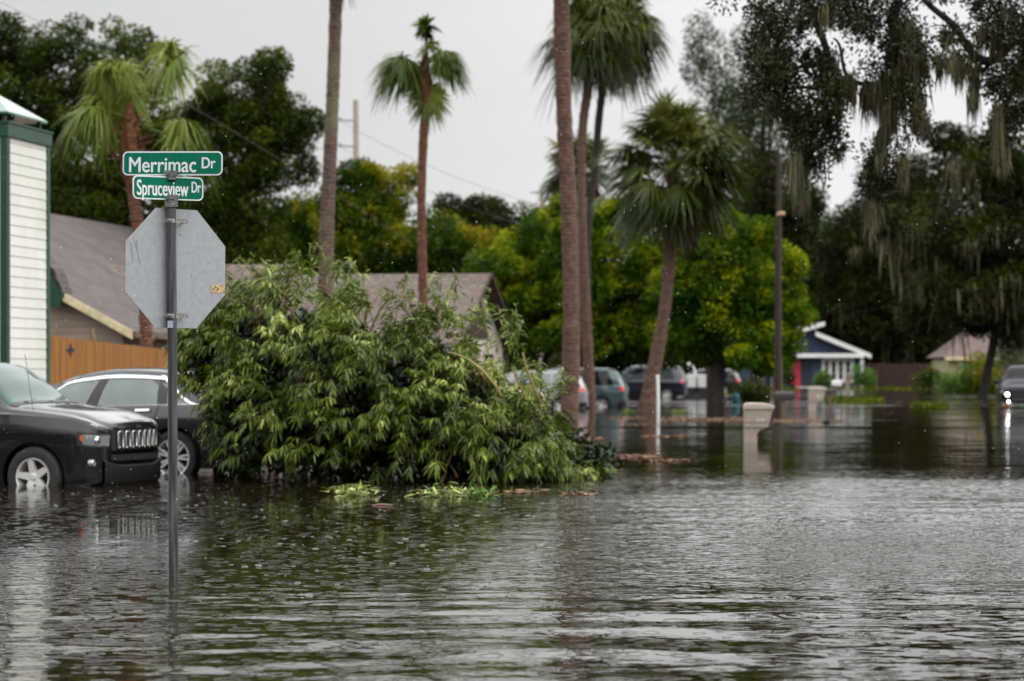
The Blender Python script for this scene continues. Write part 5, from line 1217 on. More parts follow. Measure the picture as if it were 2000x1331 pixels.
def black_suv():
    tab = [(0, .36, .86, .90, .58, .56, .46), (.03, .28, .90, .955, .72, .69, .57), (.12, .24, .955, 1.00, .81, .77, .65), (.4, .22, 1.01, 1.095, .865, .82, .66), (.9, .22, 1.045, 1.155, .88, .845, .70), (1.22, .22, 1.06, 1.19, .88, .85, .725),
           (1.6, .22, 1.06, 1.47, .88, .85, .66), (1.9, .22, 1.065, 1.64, .88, .85, .61), (2.3, .22, 1.07, 1.69, .88, .85, .60), (3.0, .22, 1.075, 1.70, .88, .85, .60), (3.85, .22, 1.09, 1.60, .88, .84, .58), (4.15, .24, 1.09, 1.45, .86, .82, .56), (4.33, .28, 1.06, 1.15, .83, .79, .55), (4.4, .36, .9, .95, .72, .7, .5)]
    B = Body(tab, .20, .12); head = R(-20)
    loc = place(74, 27.6, .86, head, .25, -.80)
    root = thing('parked_suv', 'black sport utility car with seven slot grille facing right at the left edge', 'car', loc, head)
    r = .345; body = build_body(B, M['paint_black'], root, [(.88, 1), (.88, -1), (3.5, 1), (3.5, -1)], r)
    for s in (.88, 3.5):
        for sd_ in (1, -1): wheel(root, s, sd_ * .79, r, .222, 5, sd_, steer=0, caliper=True)
    def part(name, m, *pts, par=root, smooth=60):
        mb = MB()
        for a in pts: mb.add(*a)
        return mb.build(name, m, par, smooth=smooth)
    # windscreen across the car, side glass
    wv, wf = [], []
    for sgn in (1, -1):
        vs, fs = B.patch(lambda t: 1.27 + .0 * t, lambda t: 1.88, 9.15, 12, sgn, .005); wv.append((vs, fs))
    part('windscreen', M['screen_glass'], *wv)
    for sgn in (1, -1):
        part('side_window', M['glass_dark'], B.patch(lambda t: 1.58 + (t - 7) * .26, 2.42, 7.1, 8.85, sgn, .005))
        part('side_window', M['glass_dark'], B.patch(2.50, lambda t: 3.35 - (t - 7) * .03, 7.1, 8.85, sgn, .005))
        part('roof_rail', M['black_plastic'], B.patch(2.25, 3.9, 9.6, 9.85, sgn, .04))
        # headlight wraps round the corner
        hl = part('headlight', M['lens'], B.zpatch(.0, .15, lambda s: .70 + s * .15, lambda s: .82 + s * .10, sgn, .010))
        part('lamp_housing', M['black_plastic'], B.zpatch(.0, .22, lambda s: .675 + s * .15, lambda s: .84 + s * .10, sgn, .006), par=hl)
        part('indicator', M['amber'], B.zpatch(.15, .185, lambda s: .745 + (s - .15) * .9, lambda s: .825, sgn, .0105, 4, 5), par=hl)
        p = B.S(.03, B.tz(.03, .765, sgn), sgn); mb = MB(); mb.lathe([(0, .02), (.03, .018), (.042, .012), (.05, .0), (.045, -.02)], 20, Matrix.Translation(p + Vector((-.0, 0, 0))) @ Matrix.Rotation(R(90), 4, 'Y') @ Matrix.Rotation(R(0), 4, 'X')); mb.build('bulb_reflector', M['chrome'], hl, smooth=50)
        p = B.S(.07, 3.4, sgn); mb = MB(); mb.lathe([(0, .02), (.03, .03), (.042, .02), (.046, -.03)], 18, Matrix.Translation(p + Vector((.012, 0, .0))) @ Matrix.Rotation(R(90), 4, 'Y')); mb.build('fog_light', M['lens'], root, smooth=50)
        mb = MB(); mb.tube([(-1.55, sgn * .86, 1.10), (-1.60, sgn * .95, 1.13)], .025, 8); mb.box(-1.72, sgn * 1.0 - .09, 1.07, -1.56, sgn * 1.0 + .09, 1.22); mb.build('wing_mirror', M['paint_black'], root, bevel=.03)
        part('arch_trim', M['black_plastic'], *[B.patch(a, a + .0, 1, 1, sgn) for a in ()], B.patch(1.32, 3.08, 1.4, 2.6, sgn, .012))
        part('door_seam', M['black_gap'], B.patch(1.44, 1.452, 2.7, 6.6, sgn, .002, 1, 10), B.patch(2.46, 2.472, 2.7, 6.9, sgn, .002, 1, 10))
        part('door_handle', M['paint_black'], B.patch(2.2, 2.38, 5.2, 5.4, sgn, .03, 4, 2))
    # front face: bend follows the nose
    def nose(y, z, off=.0): return Vector((-.028 - .20 * y * y + off - .05 * max(0, (z - .85)) , y, z))
    def face(pts, off, th=.012):
        a = [nose(y, z, off) for y, z in pts]; return a
    mb = MB(); n = 20; lo = [(-.50 + k * 1.0 / n, .705) for k in range(n + 1)]; hi = [(.50 - k * 1.0 / n, .915) for k in range(n + 1)]
    vs = [nose(y * 1.1, .645, .036) for y, _ in lo] + [nose(y * 1.1, .88, .030) for y, _ in lo]; mb.add(vs, [(k, k + 1, n + 2 + k, n + 1 + k) for k in range(n)]); mb.build('grille_panel', M['black_plastic'], root)
    for k in range(7):
        yc = -.405 + k * .135; g_ = thing('grille_slot', None, None, (0, 0, 0)); g_.parent = root
        mb = MB(); loop = [(-.042, .0), (-.047, .17), (-.036, .19), (.036, .19), (.047, .17), (.042, .0)]
        pts = [nose(yc + a, .672 + b, .052) for a, b in loop]; mb.tube(pts + [pts[0]], .006, 6, cap=False); mb.build('surround', M['soft_chrome'], g_, smooth=60)
        mb = MB(); mb.add([nose(yc + a * .9, .672 + b, .042) for a, b in loop], [tuple(range(6))]); mb.build('mesh', mat('slot_mesh', (.12, .12, .12), .5, metal=.5, col2=(.01, .01, .01), nscale=90) if k == 0 else bpy.data.materials['slot_mesh'], g_)
        mb = MB(); mb.box(-.040, -.018, 0, .040, .018, .032, Matrix.Translation(nose(yc, .660, .048)) @ Matrix.Rotation(R(90), 4, 'Z')); mb.build('foot', M['chrome'], g_, bevel=.008)
    mb = MB(); n = 16
    lowb = [(.62, .30), (.62, .45), (.45, .50), (.35, .47), (-.35, .47), (-.45, .50), (-.62, .45), (-.62, .30)]
    vs = []; 
    for k in range(n + 1):
        y = -.66 + 1.32 * k / n; zt_ = .46 if abs(y) < .4 else .46 + .06 * (abs(y) - .4) / .26
        vs += [nose(y, .25, .012), nose(y, .30, .045), nose(y, zt_, .050), nose(y, zt_ + .02, .02)]
    mb.add(vs, [(k * 4 + j, k * 4 + 4 + j, k * 4 + 5 + j, k * 4 + 1 + j) for k in range(n) for j in range(3)]); mb.build('bumper', M['black_plastic'], root, smooth=40)
    mb = MB(); vs = []
    for k in range(n + 1):
        y = -.56 + 1.12 * k / n; vs += [nose(y, .53, .044), nose(y, .60, .046)]
    mb.add(vs, [(k * 2, k * 2 + 2, k * 2 + 3, k * 2 + 1) for k in range(n)]); mb.build('lower_grille', M['black_gap'], root)
    P, Fs = text_mesh('Jeep', -.06, .06, 0, .034, offset=.02)
    mb = MB(); mb.add([nose(p.x, .905 + p.z, .030) for p in P], Fs); mb.build('badge', M['satin'], root)
    mb = MB(); mb.tube([B.S(1.0, 9.8, -1) + Vector((0, 0, 0)), B.S(1.0, 9.8, -1) + Vector((-.10, 0, .60))], .0035, 5); mb.build('antenna', M['black_plastic'], root)
    for yy in (-.42, .12):
        mb = MB(); a = Vector((-1.25, yy, 1.175)); mb.tube([a, a + Vector((-.05, .25, .045)), a + Vector((-.12, .5, .075))], .012, 6); mb.tube([a + Vector((0, 0, -.03)), a + Vector((0, 0, .03))], .03, 8); mb.build('wiper', M['black_plastic'], root)
    for sgn in (1, -1): part('hood_crease', M['paint_black'], B.patch(.10, 1.1, 9.2, 9.45, sgn, .012, 16, 3))
    for sgn in (1, -1):
        part('hood_seam', M['black_gap'], B.patch(.06, 1.18, 6.62, 6.72, sgn, .003, 24, 1))
        part('bumper_seam', M['black_gap'], B.patch(.36, .368, 2.2, 4.6, sgn, .003, 1, 8))
        part('wheel_arch_lip', M['paint_black'], B.patch(.40, 1.36, 4.55, 4.75, sgn, .012, 18, 3))
    part('cowl', M['black_plastic'], B.patch(1.17, 1.27, 9.0, 12, 1, .006), B.patch(1.17, 1.27, 9.0, 12, -1, .006))
black_suv()

def grey_sedan():
    tab = [(0, .3, .60, .66, .66, .64, .5), (.05, .24, .70, .76, .80, .77, .6), (.3, .2, .80, .86, .89, .85, .68), (1.0, .19, .88, .96, .93, .88, .72), (1.5, .19, .94, 1.05, .94, .89, .73), (2.0, .19, .955, 1.30, .94, .89, .64), (2.45, .19, .965, 1.45, .94, .89, .58), (3.0, .19, .98, 1.50, .94, .89, .57),
           (3.6, .19, .995, 1.475, .94, .88, .57), (4.05, .2, 1.005, 1.34, .935, .875, .60), (4.45, .21, 1.01, 1.12, .93, .86, .66), (4.75, .22, .97, 1.05, .91, .84, .68), (4.92, .25, .90, .99, .86, .80, .66), (4.98, .32, .75, .82, .74, .70, .56)]
    B = Body(tab, .16, .14); head = R(180 - 20); r = .345
    loc = place(345, 31.0, 3.92, head, .15, .82)
    root = thing('parked_sedan', 'dark grey sedan with chrome window surround parked behind the black car', 'car', loc, head)
    build_body(B, M['paint_grey'], root, [(.97, 1), (.97, -1), (3.92, 1), (3.92, -1)], r)
    for s in (.97, 3.92):
        for sd_ in (1, -1): wheel(root, s, sd_ * .84, r, .245, 7, sd_, twin=True)
    def part(name, m, *pts, par=root, smooth=60):
        mb = MB()
        for a in pts: mb.add(*a)
        return mb.build(name, m, par, smooth=smooth)
    f0 = lambda t: 1.62 + (t - 7) * .33
    f1 = lambda t: 4.22 - max(0, (t - 7)) * .30
    for sgn in (1, -1):
        part('chrome_trim', M['chrome'], B.patch(lambda t: 1.55, lambda t: 4.28, 6.72, 7.0, sgn, .010, 30, 2), B.patch(lambda t: f0(8.75) - .04 + (t - 8.7) * .2, lambda t: 3.72, 8.74, 8.93, sgn, .010, 24, 2),
             B.patch(lambda t: f0(t) - .03, lambda t: f0(t) + .02, 7, 8.8, sgn, .010, 2, 10), B.patch(lambda t: f1(t) - .05, lambda t: f1(t) + .02, 7, 9.0, sgn, .010, 3, 10))
        part('side_window', M['glass'], B.patch(lambda t: f0(t) + .02, lambda t: 2.60 + (t - 7) * .06, 7.05, 8.68, sgn, .006))
        part('side_window', M['glass'], B.patch(lambda t: 2.78 + (t - 7) * .03, lambda t: 3.66 - (t - 7) * .05 if t < 8.3 else 3.595 - (t - 8.3) * .35, 7.05, 8.68, sgn, .006))
        part('side_window', M['glass'], B.patch(lambda t: 3.80 - (t - 7) * .05, lambda t: f1(t) - .07 - (t - 7) * .05, 7.05, 8.5, sgn, .006))
        part('pillar_cover', M['black_plastic'], B.patch(lambda t: 2.61 + (t - 7) * .06, lambda t: 2.77 + (t - 7) * .03, 7.02, 8.70, sgn, .007, 2, 8)); part('pillar_cover', M['black_plastic'], B.patch(lambda t: 3.67 - (t - 7) * .05, lambda t: 3.79 - (t - 7) * .05, 7.02, 8.68, sgn, .0055, 2, 8))
        part('door_seam', M['black_gap'], B.patch(1.52, 1.532, 2.0, 6.5, sgn, .002, 1, 10), B.patch(2.69, 2.702, 2.0, 6.5, sgn, .002, 1, 10), B.patch(lambda t: 3.60 + (t - 2) * .02, lambda t: 3.612 + (t - 2) * .02, 3.6, 6.5, sgn, .002, 1, 10))
        for s in (2.35, 3.38): part('door_handle', M['chrome'], B.patch(s, s + .20, 5.52, 5.72, sgn, .032, 6, 2))
        part('tail_light', M['red_lens'], B.patch(4.72, 4.95, 4.8, 5.7, sgn, .008, 6, 4))
        part('headlight', M['lens'], B.patch(.06, .45, 4.6, 5.6, sgn, .008, 6, 4))
        mb = MB(); mb.tube([(-1.68, sgn * .86, .98), (-1.72, sgn * .96, 1.0)], .022, 8); mb.box(-1.82, sgn * 1.0 - .08, .96, -1.68, sgn * 1.0 + .08, 1.08); mb.build('wing_mirror', M['paint_grey'], root, bevel=.03)
    part('windscreen', M['glass'], B.patch(1.58, 2.36, 9.2, 12, 1, .005), B.patch(1.58, 2.36, 9.2, 12, -1, .005))
    part('rear_window', M['glass'], B.patch(3.85, 4.42, 9.3, 12, 1, .005), B.patch(3.85, 4.42, 9.3, 12, -1, .005))
grey_sedan()

VAN = [(0, .3, .74, .8, .7, .68, .5), (.06, .26, .86, .92, .86, .82, .66), (.35, .24, .95, 1.02, .95, .9, .75), (.9, .22, 1.0, 1.14, .97, .93, .78), (1.4, .22, 1.01, 1.44, .97, .93, .72), (1.9, .22, 1.02, 1.67, .97, .93, .68), (2.5, .22, 1.02, 1.75, .97, .93, .67), (4.1, .22, 1.04, 1.73, .97, .92, .66), (4.5, .24, 1.04, 1.63, .95, .90, .64), (4.78, .28, 1.02, 1.22, .93, .88, .66), (4.88, .34, .92, 1.0, .84, .8, .6), (4.9, .4, .8, .88, .7, .68, .5)]
SUV = [(a[0] * .96, a[1] + .03, a[2] + .03, a[3] + .05, a[4], a[5], a[6]) for a in VAN]
HATCH = [(a[0] * .92, a[1], a[2] - .03, a[3] - .13, a[4] * .95, a[5] * .95, a[6] * .95) for a in VAN]
SEDAN = [(0, .3, .60, .66, .66, .64, .5), (.05, .24, .70, .76, .80, .77, .6), (.3, .2, .80, .86, .87, .83, .68), (1.0, .19, .88, .96, .9, .86, .72), (1.4, .19, .90, 1.02, .9, .86, .72), (2.2, .19, .92, 1.40, .9, .86, .58), (2.8, .19, .93, 1.44, .9, .86, .57), (3.3, .19, .94, 1.38, .9, .85, .57), (3.9, .2, .95, 1.06, .9, .84, .64), (4.5, .22, .93, 1.0, .88, .82, .66), (4.62, .26, .86, .93, .8, .76, .6), (4.66, .34, .7, .78, .7, .68, .5)]
TRUCK = [(0, .50, .98, 1.04, .80, .78, .66), (.06, .42, 1.06, 1.14, .92, .88, .72), (.3, .38, 1.14, 1.22, .99, .94, .80), (1.2, .36, 1.2, 1.30, 1.0, .96, .84), (1.5, .36, 1.22, 1.40, 1.0, .96, .80), (2.05, .36, 1.23, 1.86, 1.0, .96, .68), (2.5, .36, 1.24, 1.92, 1.0, .96, .67), (3.7, .36, 1.24, 1.90, 1.0, .96, .67), (4.0, .36, 1.24, 1.6, 1.0, .96, .70), (4.12, .38, 1.24, 1.30, 1.0, .96, .82), (5.7, .4, 1.24, 1.29, .98, .95, .82), (5.8, .44, 1.2, 1.25, .9, .88, .76)]
def simple_car(name, label, tab, px, d, s_anchor, side, heading, depth, paint, glass='glass_dark', wr=.33, win=(1.75, 4.55), lit=False, cat='car', wheels=None, tail=(4.9, 5.9)):
    B = Body(tab, .14, .12); y0 = side * B.row(s_anchor)[3] * .85
    loc = place(px, d, s_anchor, heading, depth, y0); root = thing(name, label, cat, loc, heading)
    L_ = B.L; wh = wheels or (.92, L_ - 1.0)
    build_body(B, M[paint], root, [(wh[0], 1), (wh[0], -1), (wh[1], 1), (wh[1], -1)], wr)
    for s in wh:
        for q in (1, -1): wheel(root, s, q * (B.row(s)[3] - .12), wr, wr * .64, 5, q)
    def part(nm, m, *pts, par=root):
        mb = MB()
        for a in pts: mb.add(*a)
        return mb.build(nm, M[m], par, smooth=60)
    a0, a1 = win; n = 3 if a1 - a0 > 2.3 else 2; wd_ = (a1 - a0) / n
    for q in (1, -1):
        for k in range(n):
            fa = (lambda t, k=k: a0 + k * wd_ + .04 + ((t - 7) * .22 if k == 0 else 0)); fb = (lambda t, k=k: a0 + (k + 1) * wd_ - .04 - ((t - 7) * .14 if k == n - 1 else 0))
            part('side_window', glass, B.patch(fa, fb, 7.1, 8.8, q, .006))
        part('headlight', 'lens', B.patch(.03, .16 if lit else .32, 4.9, 5.75, q, .012, 5, 4))
        part('tail_light', 'red_lens', B.patch(L_ - .26, L_ - .07, *tail, q, .010, 5, 4))
        part('door_seam', 'black_gap', B.patch(a0 - .1, a0 - .088, 2, 6.6, q, .003, 1, 8), B.patch(a0 + wd_, a0 + wd_ + .012, 2, 6.8, q, .003, 1, 8))
        part('side_trim', 'black_plastic', B.patch(wh[0] + .5, wh[1] - .5, 2.2, 2.8, q, .012, 16, 2))
        mb = MB(); mb.box(-a0 - .12, q * (B.row(a0)[4] + .10) - .09, B.row(a0)[1] + .02, -a0 + .02, q * (B.row(a0)[4] + .10) + .09, B.row(a0)[1] + .18); mb.build('wing_mirror', M[paint], root, bevel=.03)
    for nm, c0, c1 in (('windscreen', a0 - .55, a0 + .02), ('rear_window', L_ - .72, L_ - .28)):
        part(nm, glass, B.patch(c0, c1, 9.2, 12, 1, .006), B.patch(c0, c1, 9.2, 12, -1, .006))
    [part('bumper_end', 'black_plastic', B.patch(L_ - .30, L_ - .02, 2.0, 3.2, q, .02)) for q in (1, -1)]
    return root, B
simple_car('parked_minivan', 'blue grey minivan seen from behind its side between palm trunks', VAN, 1222, 89, 4.8, 1, R(180 - 5), .30, 'paint_teal', win=(1.75, 4.45))
simple_car('parked_wagon', 'silver family car parked just in front of the blue grey minivan', HATCH, 1139, 84, 4.3, 1, R(180 - 3), .28, 'paint_silver', glass='glass', win=(1.6, 4.0))
simple_car('parked_sedan', 'cream coloured car mostly hidden behind the right part of the bush', SEDAN, 1048, 66, 4.5, 1, R(180 - 8), .22, 'paint_cream', win=(1.7, 3.7))
simple_car('parked_suv', 'dark navy sport utility car in deep shade right of the leaning palm', SUV, 1338, 120, 4.6, 1, R(180 - 8), .2, 'paint_navy', win=(1.75, 4.2))
simple_car('parked_hatchback', 'black car with red tail light beyond the black tree trunk', HATCH, 1445, 140, 4.4, 1, R(180 - 10), .2, 'paint_black', win=(1.6, 3.9))
tr, B = simple_car('pickup_truck', 'dark blue pickup truck driving in through the water with its headlights on', TRUCK, 1965, 83, .10, -1, R(-100), .40, 'paint_midnight', glass='glass_dark', wr=.40, win=(1.95, 3.75), lit=True, cat='truck')
def truck_front():
    def nose(y, z, off): return Vector((-.14 * y * y + off, y, z))
    mb = MB(); n = 14; vs = []
    for k in range(n + 1):
        y = -.60 + 1.2 * k / n; vs += [nose(y, .70, .035), nose(y, 1.04, .03)]
    mb.add(vs, [(2 * k, 2 * k + 2, 2 * k + 3, 2 * k + 1) for k in range(n)]); mb.build('grille', M['black_plastic'], tr)
    mb = MB()
    for z in (.70, 1.05): mb.tube([nose(-.62 + 1.24 * k / n, z, .04) for k in range(n + 1)], .018, 6)
    mb.build('grille_surround', M['paint_navy'], tr)
    mb = MB(); vs = []
    for k in range(n + 1):
        y = -.95 + 1.9 * k / n; vs += [nose(y, .44, .0), nose(y, .47, .10), nose(y, .60, .10), nose(y, .63, .03)]
    mb.add(vs, [(k * 4 + j, k * 4 + 4 + j, k * 4 + 5 + j, k * 4 + 1 + j) for k in range(n) for j in range(3)]); mb.build('bumper', M['chrome'], tr, smooth=40)
    for q in (1, -1):
        mb = MB(); mb.lathe([(0, .03), (.03, .03), (.04, 0), (.04, -.03)], 16, Matrix.Translation(nose(q * .72, .66, .06)) @ Matrix.Rotation(R(90), 4, 'Y')); mb.build('fog_light', M['lamp_on'], tr)
        mb = MB(); mb.lathe([(0, .05), (.05, .045), (.068, 0), (.068, -.04)], 20, Matrix.Translation(nose(q * .76, .90, .03)) @ Matrix.Rotation(R(90), 4, 'Y')); mb.build('lamp', M['lamp_on'], tr)
truck_front()
def trailer():
    d = 125; s_ = F / d; root = thing('utility_trailer', 'low white boxy trailer with a bent white arm between the parked cars', 'trailer', (xx(1360, d), d, -.1))
    for a in (-.46, .06):
        mb = MB(); mb.box(a, -.3, .55, a + .42, .8, 1.22); mb.build('side_panel', M['white_plastic'], root, bevel=.03)
    mb = MB(); mb.box(-.5, -.2, .45, .5, .9, .54); mb.build('chassis', M['dark'], root)
    mb = MB(); mb.tube([(-.42, 0, 1.72), (-.30, 0, 1.78), (-.16, 0, 1.66), (-.08, 0, 1.42), (-.06, 0, 1.2)], [.09, .09, .06, .05, .05], 8); mb.build('arm', M['white_plastic'], root, smooth=60)
    for a in (-.35, .35):
        mb = MB(); mb.lathe([(0, -.06), (.26, -.06), (.28, 0), (.26, .06), (0, .06)], 20, Matrix.Translation((a, -.25, .28)) @ Matrix.Rotation(R(90), 4, 'X')); mb.build('wheel', M['tyre'], root)
trailer()

# ------------------------------------------------------------------ shrubs, undergrowth and floating debris
def shrub(label, px, d, rx, ry, ytop, lm='shrub_leaf', seed=0, name='shrub', n=24, per=110, leaf=.13):
    g = np.random.default_rng(seed + int(px)); s_ = F / d; rz_ = ry / s_; root = thing(name, label, 'shrub', (xx(px, d), d, -.1))
    cz = zz(ytop, d) + .1 - rz_
    cl, tips = crown_cloud([(0, 0, cz, rx / s_, rx / s_ * .8, rz_), (rx / s_ * .3, 0, cz * .7, rx / s_ * .8, rx / s_ * .7, rz_)], n, per, .4, leaf, .6, g, .9, .4)
    cl.build('foliage', M[lm], root); mb = MB(); random.seed(seed + int(px)); limbs(mb, (0, 0, -.1), (0, 0, max(cz * .7, .3)), tips, 8, .05, .5); mb.build('stem', M['bark'], root)
shrub('bright green clipped shrub at the right corner of the blue house', 1686, 180, 21, 19, 712)
shrub('small yellow green shrub under the white framed windows', 1605, 182, 14, 18, 722, seed=1)
shrub('leafy dark shrub at the foot of the street lamp pole', 1466, 100, 36, 14, 756, lm='left_leaf', seed=2)
shrub('loose green bush left of the cream house', 1870, 150, 38, 34, 714, seed=3, n=50)
shrub('low green bush before the cream house wall', 1918, 146, 46, 38, 694, lm='gold_dim', seed=4, n=60)
shrub('pale leafy bush at the far right edge behind the pickup', 1978, 140, 40, 55, 645, lm='pale_leaf', seed=5, n=50)
shrub('reddish green low bush at the foot of the far fence', 1815, 170, 34, 22, 716, lm='gold_dim', seed=6)
shrub('thin green plant beside the pale brown stub', 1540, 178, 10, 22, 715, lm='left_leaf', seed=7, n=10)

def undergrowth():
    g = np.random.default_rng(5); cl = Cloud(); n = 1700
    px = -200 + 2400 * g.random(n); d = 206 + 26 * g.random(n)
    for i in range(n):
        m = 46; c = np.array([xx(px[i], d[i]), d[i], .3 + 4.6 * g.random() ** 1.2]); v = rdir(m, g); P = c + v * .95 * g.random((m, 1)) ** .4
        D = unit(v + rdir(m, g) * .6); S = unit(np.cross(D, rdir(m, g))); t0 = .5 * g.random()
        cl.add(*diamonds(P, D, S, .42, .26, np.clip(t0 + .3 * g.random(m), 0, 1)))
    o = cl.build('undergrowth', M['dark_leaf']); tag(o, 'dark belt of brush below the far trees', 'undergrowth', kind='stuff')
undergrowth()
def unseen_woods():  # out-of-view trees added to cut flat frontal light and darken reflections
    g = np.random.default_rng(15); cl = Cloud(); n = 1500
    a = R(150) + R(240) * g.random(n); r_ = 34 + 22 * g.random(n); top = 6.5 + 3 * np.sin(a * 9) + 1.5 * np.sin(a * 23)
    for i in range(n):
        m = 40; c = np.array([r_[i] * math.cos(a[i]), r_[i] * math.sin(a[i]), .3 + top[i] * g.random()]); v = rdir(m, g); P = c + v * 1.3 * g.random((m, 1)) ** .4
        D = unit(v + rdir(m, g) * .6); S = unit(np.cross(D, rdir(m, g))); t0 = .5 * g.random()
        cl.add(*diamonds(P, D, S, .6, .42, np.clip(t0 + .3 * g.random(m), 0, 1)))
    o = cl.build('unseen_woods', M['left_leaf']); tag(o, 'unseen belt of trees behind the camera, added to darken reflections', 'woods', kind='stuff')
unseen_woods()
def verge_grass():
    g = np.random.default_rng(6); cl = Cloud()
    for (x0, x1, py0, py1, n) in [(1612, 1725, 778, 788, 1500), (1380, 1480, 764, 772, 700), (1690, 1960, 752, 762, 2200), (1440, 1560, 757, 764, 900), (1590, 1700, 755, 762, 900), (1780, 1850, 792, 798, 500)]:
        px = x0 + (x1 - x0) * g.random(n); py = py0 + (py1 - py0) * g.random(n); d = F * H / (py - HY)
        P = np.stack([(px - CX) / F * d, d, np.full(n, -.05)], 1); D = unit(np.stack([g.normal(size=n) * .3, g.normal(size=n) * .3, np.ones(n)], 1)); S = unit(np.cross(D, rdir(n, g)))
        cl.add(*strips(P, D, S, .16 + .22 * g.random(n), .03, .2, [1, .8, .1], g.random(n)))
    o = cl.build('verge_grass', M['gold_dim']); tag(o, 'grass tips standing out of the flood along the far kerb', 'grass', kind='stuff')
verge_grass()
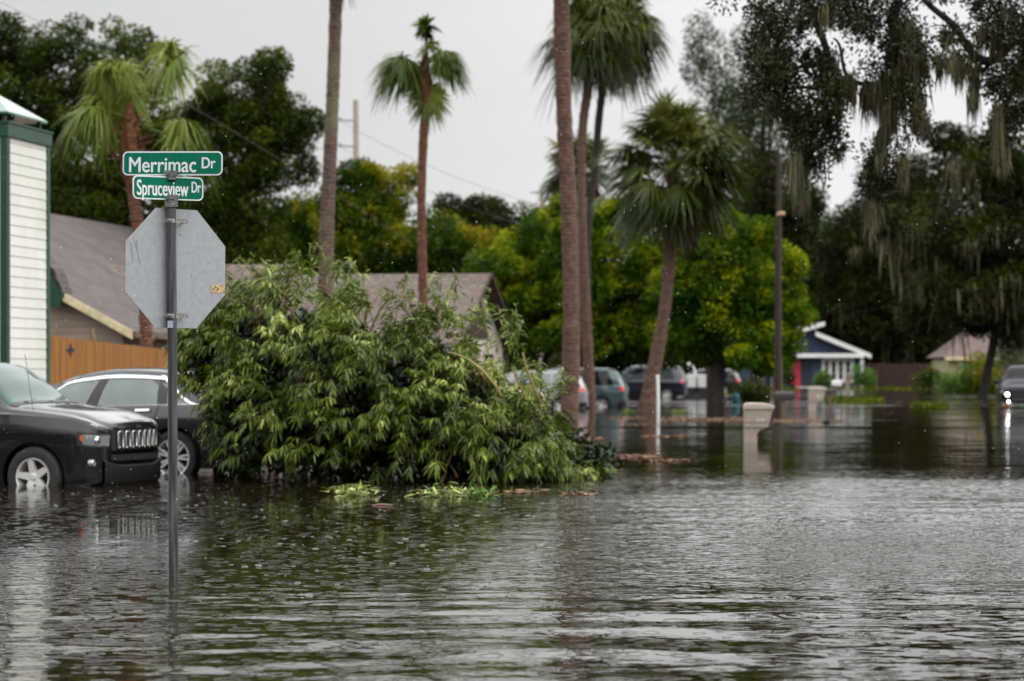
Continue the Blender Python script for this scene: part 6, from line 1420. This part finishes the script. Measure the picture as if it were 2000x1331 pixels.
def debris():
    g = np.random.default_rng(9); cl = Cloud()
    for (x0, x1, py0, py1, n) in [(1290, 1460, 816, 824, 1500), (1450, 1640, 820, 825, 900), (1175, 1290, 889, 896, 700), (1255, 1345, 899, 902, 160), (1140, 1180, 856, 861, 160), (1255, 1340, 852, 854, 160), (1210, 1300, 828, 831, 120), (1000, 1060, 958, 966, 60), (1100, 1170, 962, 970, 50), (1190, 1260, 815, 819, 160)]:
        px = x0 + (x1 - x0) * g.random(n); py = py0 + (py1 - py0) * g.beta(2, 2, n); d = F * H / (py - HY)
        P = np.stack([(px - CX) / F * d, d, .004 + .02 * g.random(n)], 1); a = g.random(n) * 6.28; D = unit(np.stack([np.cos(a), np.sin(a), .12 * g.random(n)], 1)); S = unit(np.cross(D, np.array([0, 0, 1.0]) + .35 * g.normal(size=(n, 3))))
        cl.add(*diamonds(P, D, S, .05 + .07 * g.random(n), .025 + .02 * g.random(n), g.random(n)))
    o = cl.build('floating_debris', M['mulch']); tag(o, 'lines of brown leaf litter floating on the flood water', 'debris', kind='stuff')
    for (label, px, py, wpx, lm, seed) in [('floating leafy sprig with a bare twig left of the pieces below the bush', 690, 966, 36, 'bush_leaf', 1), ('sprawling green sprig floating in the middle below the bush', 870, 968, 50, 'bush_leaf', 2), ('tiny leaf scrap floating alone on the open water', 1000, 1163, 7, 'shrub_leaf', 3), ('yellow green clump floating before the black trunk', 1325, 806, 22, 'gold_leaf', 4), ('low green sprig floating right end below the bush', 935, 972, 30, 'shrub_leaf', 5), ('green clump floating at the foot of the leaning palm', 1228, 805, 12, 'gold_leaf', 6)]:
        g = np.random.default_rng(seed); d = wd(py); s_ = F / d; root = thing('floating_sprig', label, 'sprig', (xx(px, d), d, 0))
        n = int(60 + wpx * 6) if wpx > 8 else 9; w_ = wpx / s_; ks = 1 if wpx > 8 else .4
        P = np.stack([g.normal(size=n) * w_ * .5, g.normal(size=n) * .25 * ks, np.abs(g.normal(size=n)) * .035 * ks], 1); D = unit(np.stack([g.normal(size=n), g.normal(size=n), .5 * np.abs(g.normal(size=n))], 1)); S = unit(np.cross(D, rdir(n, g) * .5 + [0, 0, 1]))
        c2 = Cloud(); c2.add(*strips(P, D, S, (.08 + .06 * g.random(n)) * ks, .024 * ks, .3, [.3, 1, .8, .1], .2 + .8 * g.random(n))); c2.build('leaves', M[lm], root)
        if wpx > 20:
            mb = MB()
            for k in range(7):
                a = g.random() * 6.28; q = Vector((w_ * g.normal() * .5, 0, .02)); mb.tube([q, q + Vector((math.cos(a) * w_ * .5, math.sin(a) * .3, .03)), q + Vector((math.cos(a) * w_, math.sin(a) * .5, .05 * g.random()))], .006, 5)
            mb.build('twig', M['twig'], root)
    d = wd(988); mb = MB(); mb.tube([(-.10, 0, .0), (-.04, .02, .006), (.05, 0, .006), (.10, .01, .0)], [.006, .014, .013, .005], 8); o = mb.build('floating_bark', M['brown_post'], None, smooth=60); o.location = (xx(747, d), d, 0); tag(o, 'small piece of brown bark floating alone in front of the bush', 'bark')
    d = wd(826); mb = MB(); mb.tube([(-.10, 0, .0), (0, .02, .05), (.10, 0, .0)], [.02, .06, .03], 8); o = mb.build('floating_bark', M['dark'], None, smooth=60); o.location = (xx(1614, d), d, 0); tag(o, 'small dark lump floating at the right end of the leaf litter line', 'bark')
debris()
def splashes():
    g = np.random.default_rng(44); n = 380; y = 13.5 + 15 * g.random(n) ** .8; x = (-.06 + .09 * g.normal(size=n)) * y; V = []; Fs = []; k = 12
    rr = .006 + .014 * g.random(n) ** 1.5; h_ = -.0022 + .0022 * g.random(n); a = np.arange(k) / k * 2 * np.pi; ca, sa = np.cos(a), np.sin(a)
    for i in range(n):
        b = len(V) * 0 + i * k * 3
        for q, zq in ((.55, -.006), (1.0, h_[i]), (1.5, -.006)):
            V.append(np.stack([x[i] + ca * rr[i] * q, y[i] + sa * rr[i] * q, np.full(k, zq + .004)], 1))
        for ring in (0, 1):
            j = np.arange(k); j2 = (j + 1) % k; o_ = b + ring * k; Fs.append(np.stack([o_ + j, o_ + j2, o_ + k + j2, o_ + k + j], 1))
    o = np_obj('rain_splashes', np.concatenate(V), np.concatenate(Fs), mat('splash_water', (.02, .018, .012), .12, spec=.5), smooth=True); tag(o, 'small rings where raindrops hit the flood water', 'splashes', kind='stuff')
splashes()
def rain():
    g = np.random.default_rng(12); n = 1500
    d = 10 + 26 * g.random(n) ** .8; px = -50 + 2100 * g.random(n); py = 1240 * g.random(n)
    C = np.stack([(px - CX) / F * d, d, H + (HY - py) / F * d], 1); C = C[C[:, 2] > .1]; n = len(C); r_ = (.0013 + .0012 * g.random(n))[:, None, None]
    o8 = np.array([[1, 0, 0], [0, 1, 0], [-1, 0, 0], [0, -1, 0], [0, 0, 1.5], [0, 0, -1.5]], float)
    V = (C[:, None, :] + o8[None] * r_).reshape(-1, 3); f_ = np.array([[0, 1, 4], [1, 2, 4], [2, 3, 4], [3, 0, 4], [1, 0, 5], [2, 1, 5], [3, 2, 5], [0, 3, 5]])
    Fc = (f_[None] + (np.arange(n) * 6)[:, None, None]).reshape(-1, 3)
    o = np_obj('rain', V, Fc, mat('raindrop', (.85, .88, .9), .15, spec=1.0)); tag(o, 'fine raindrops falling through the air', 'rain', kind='stuff')
rain()
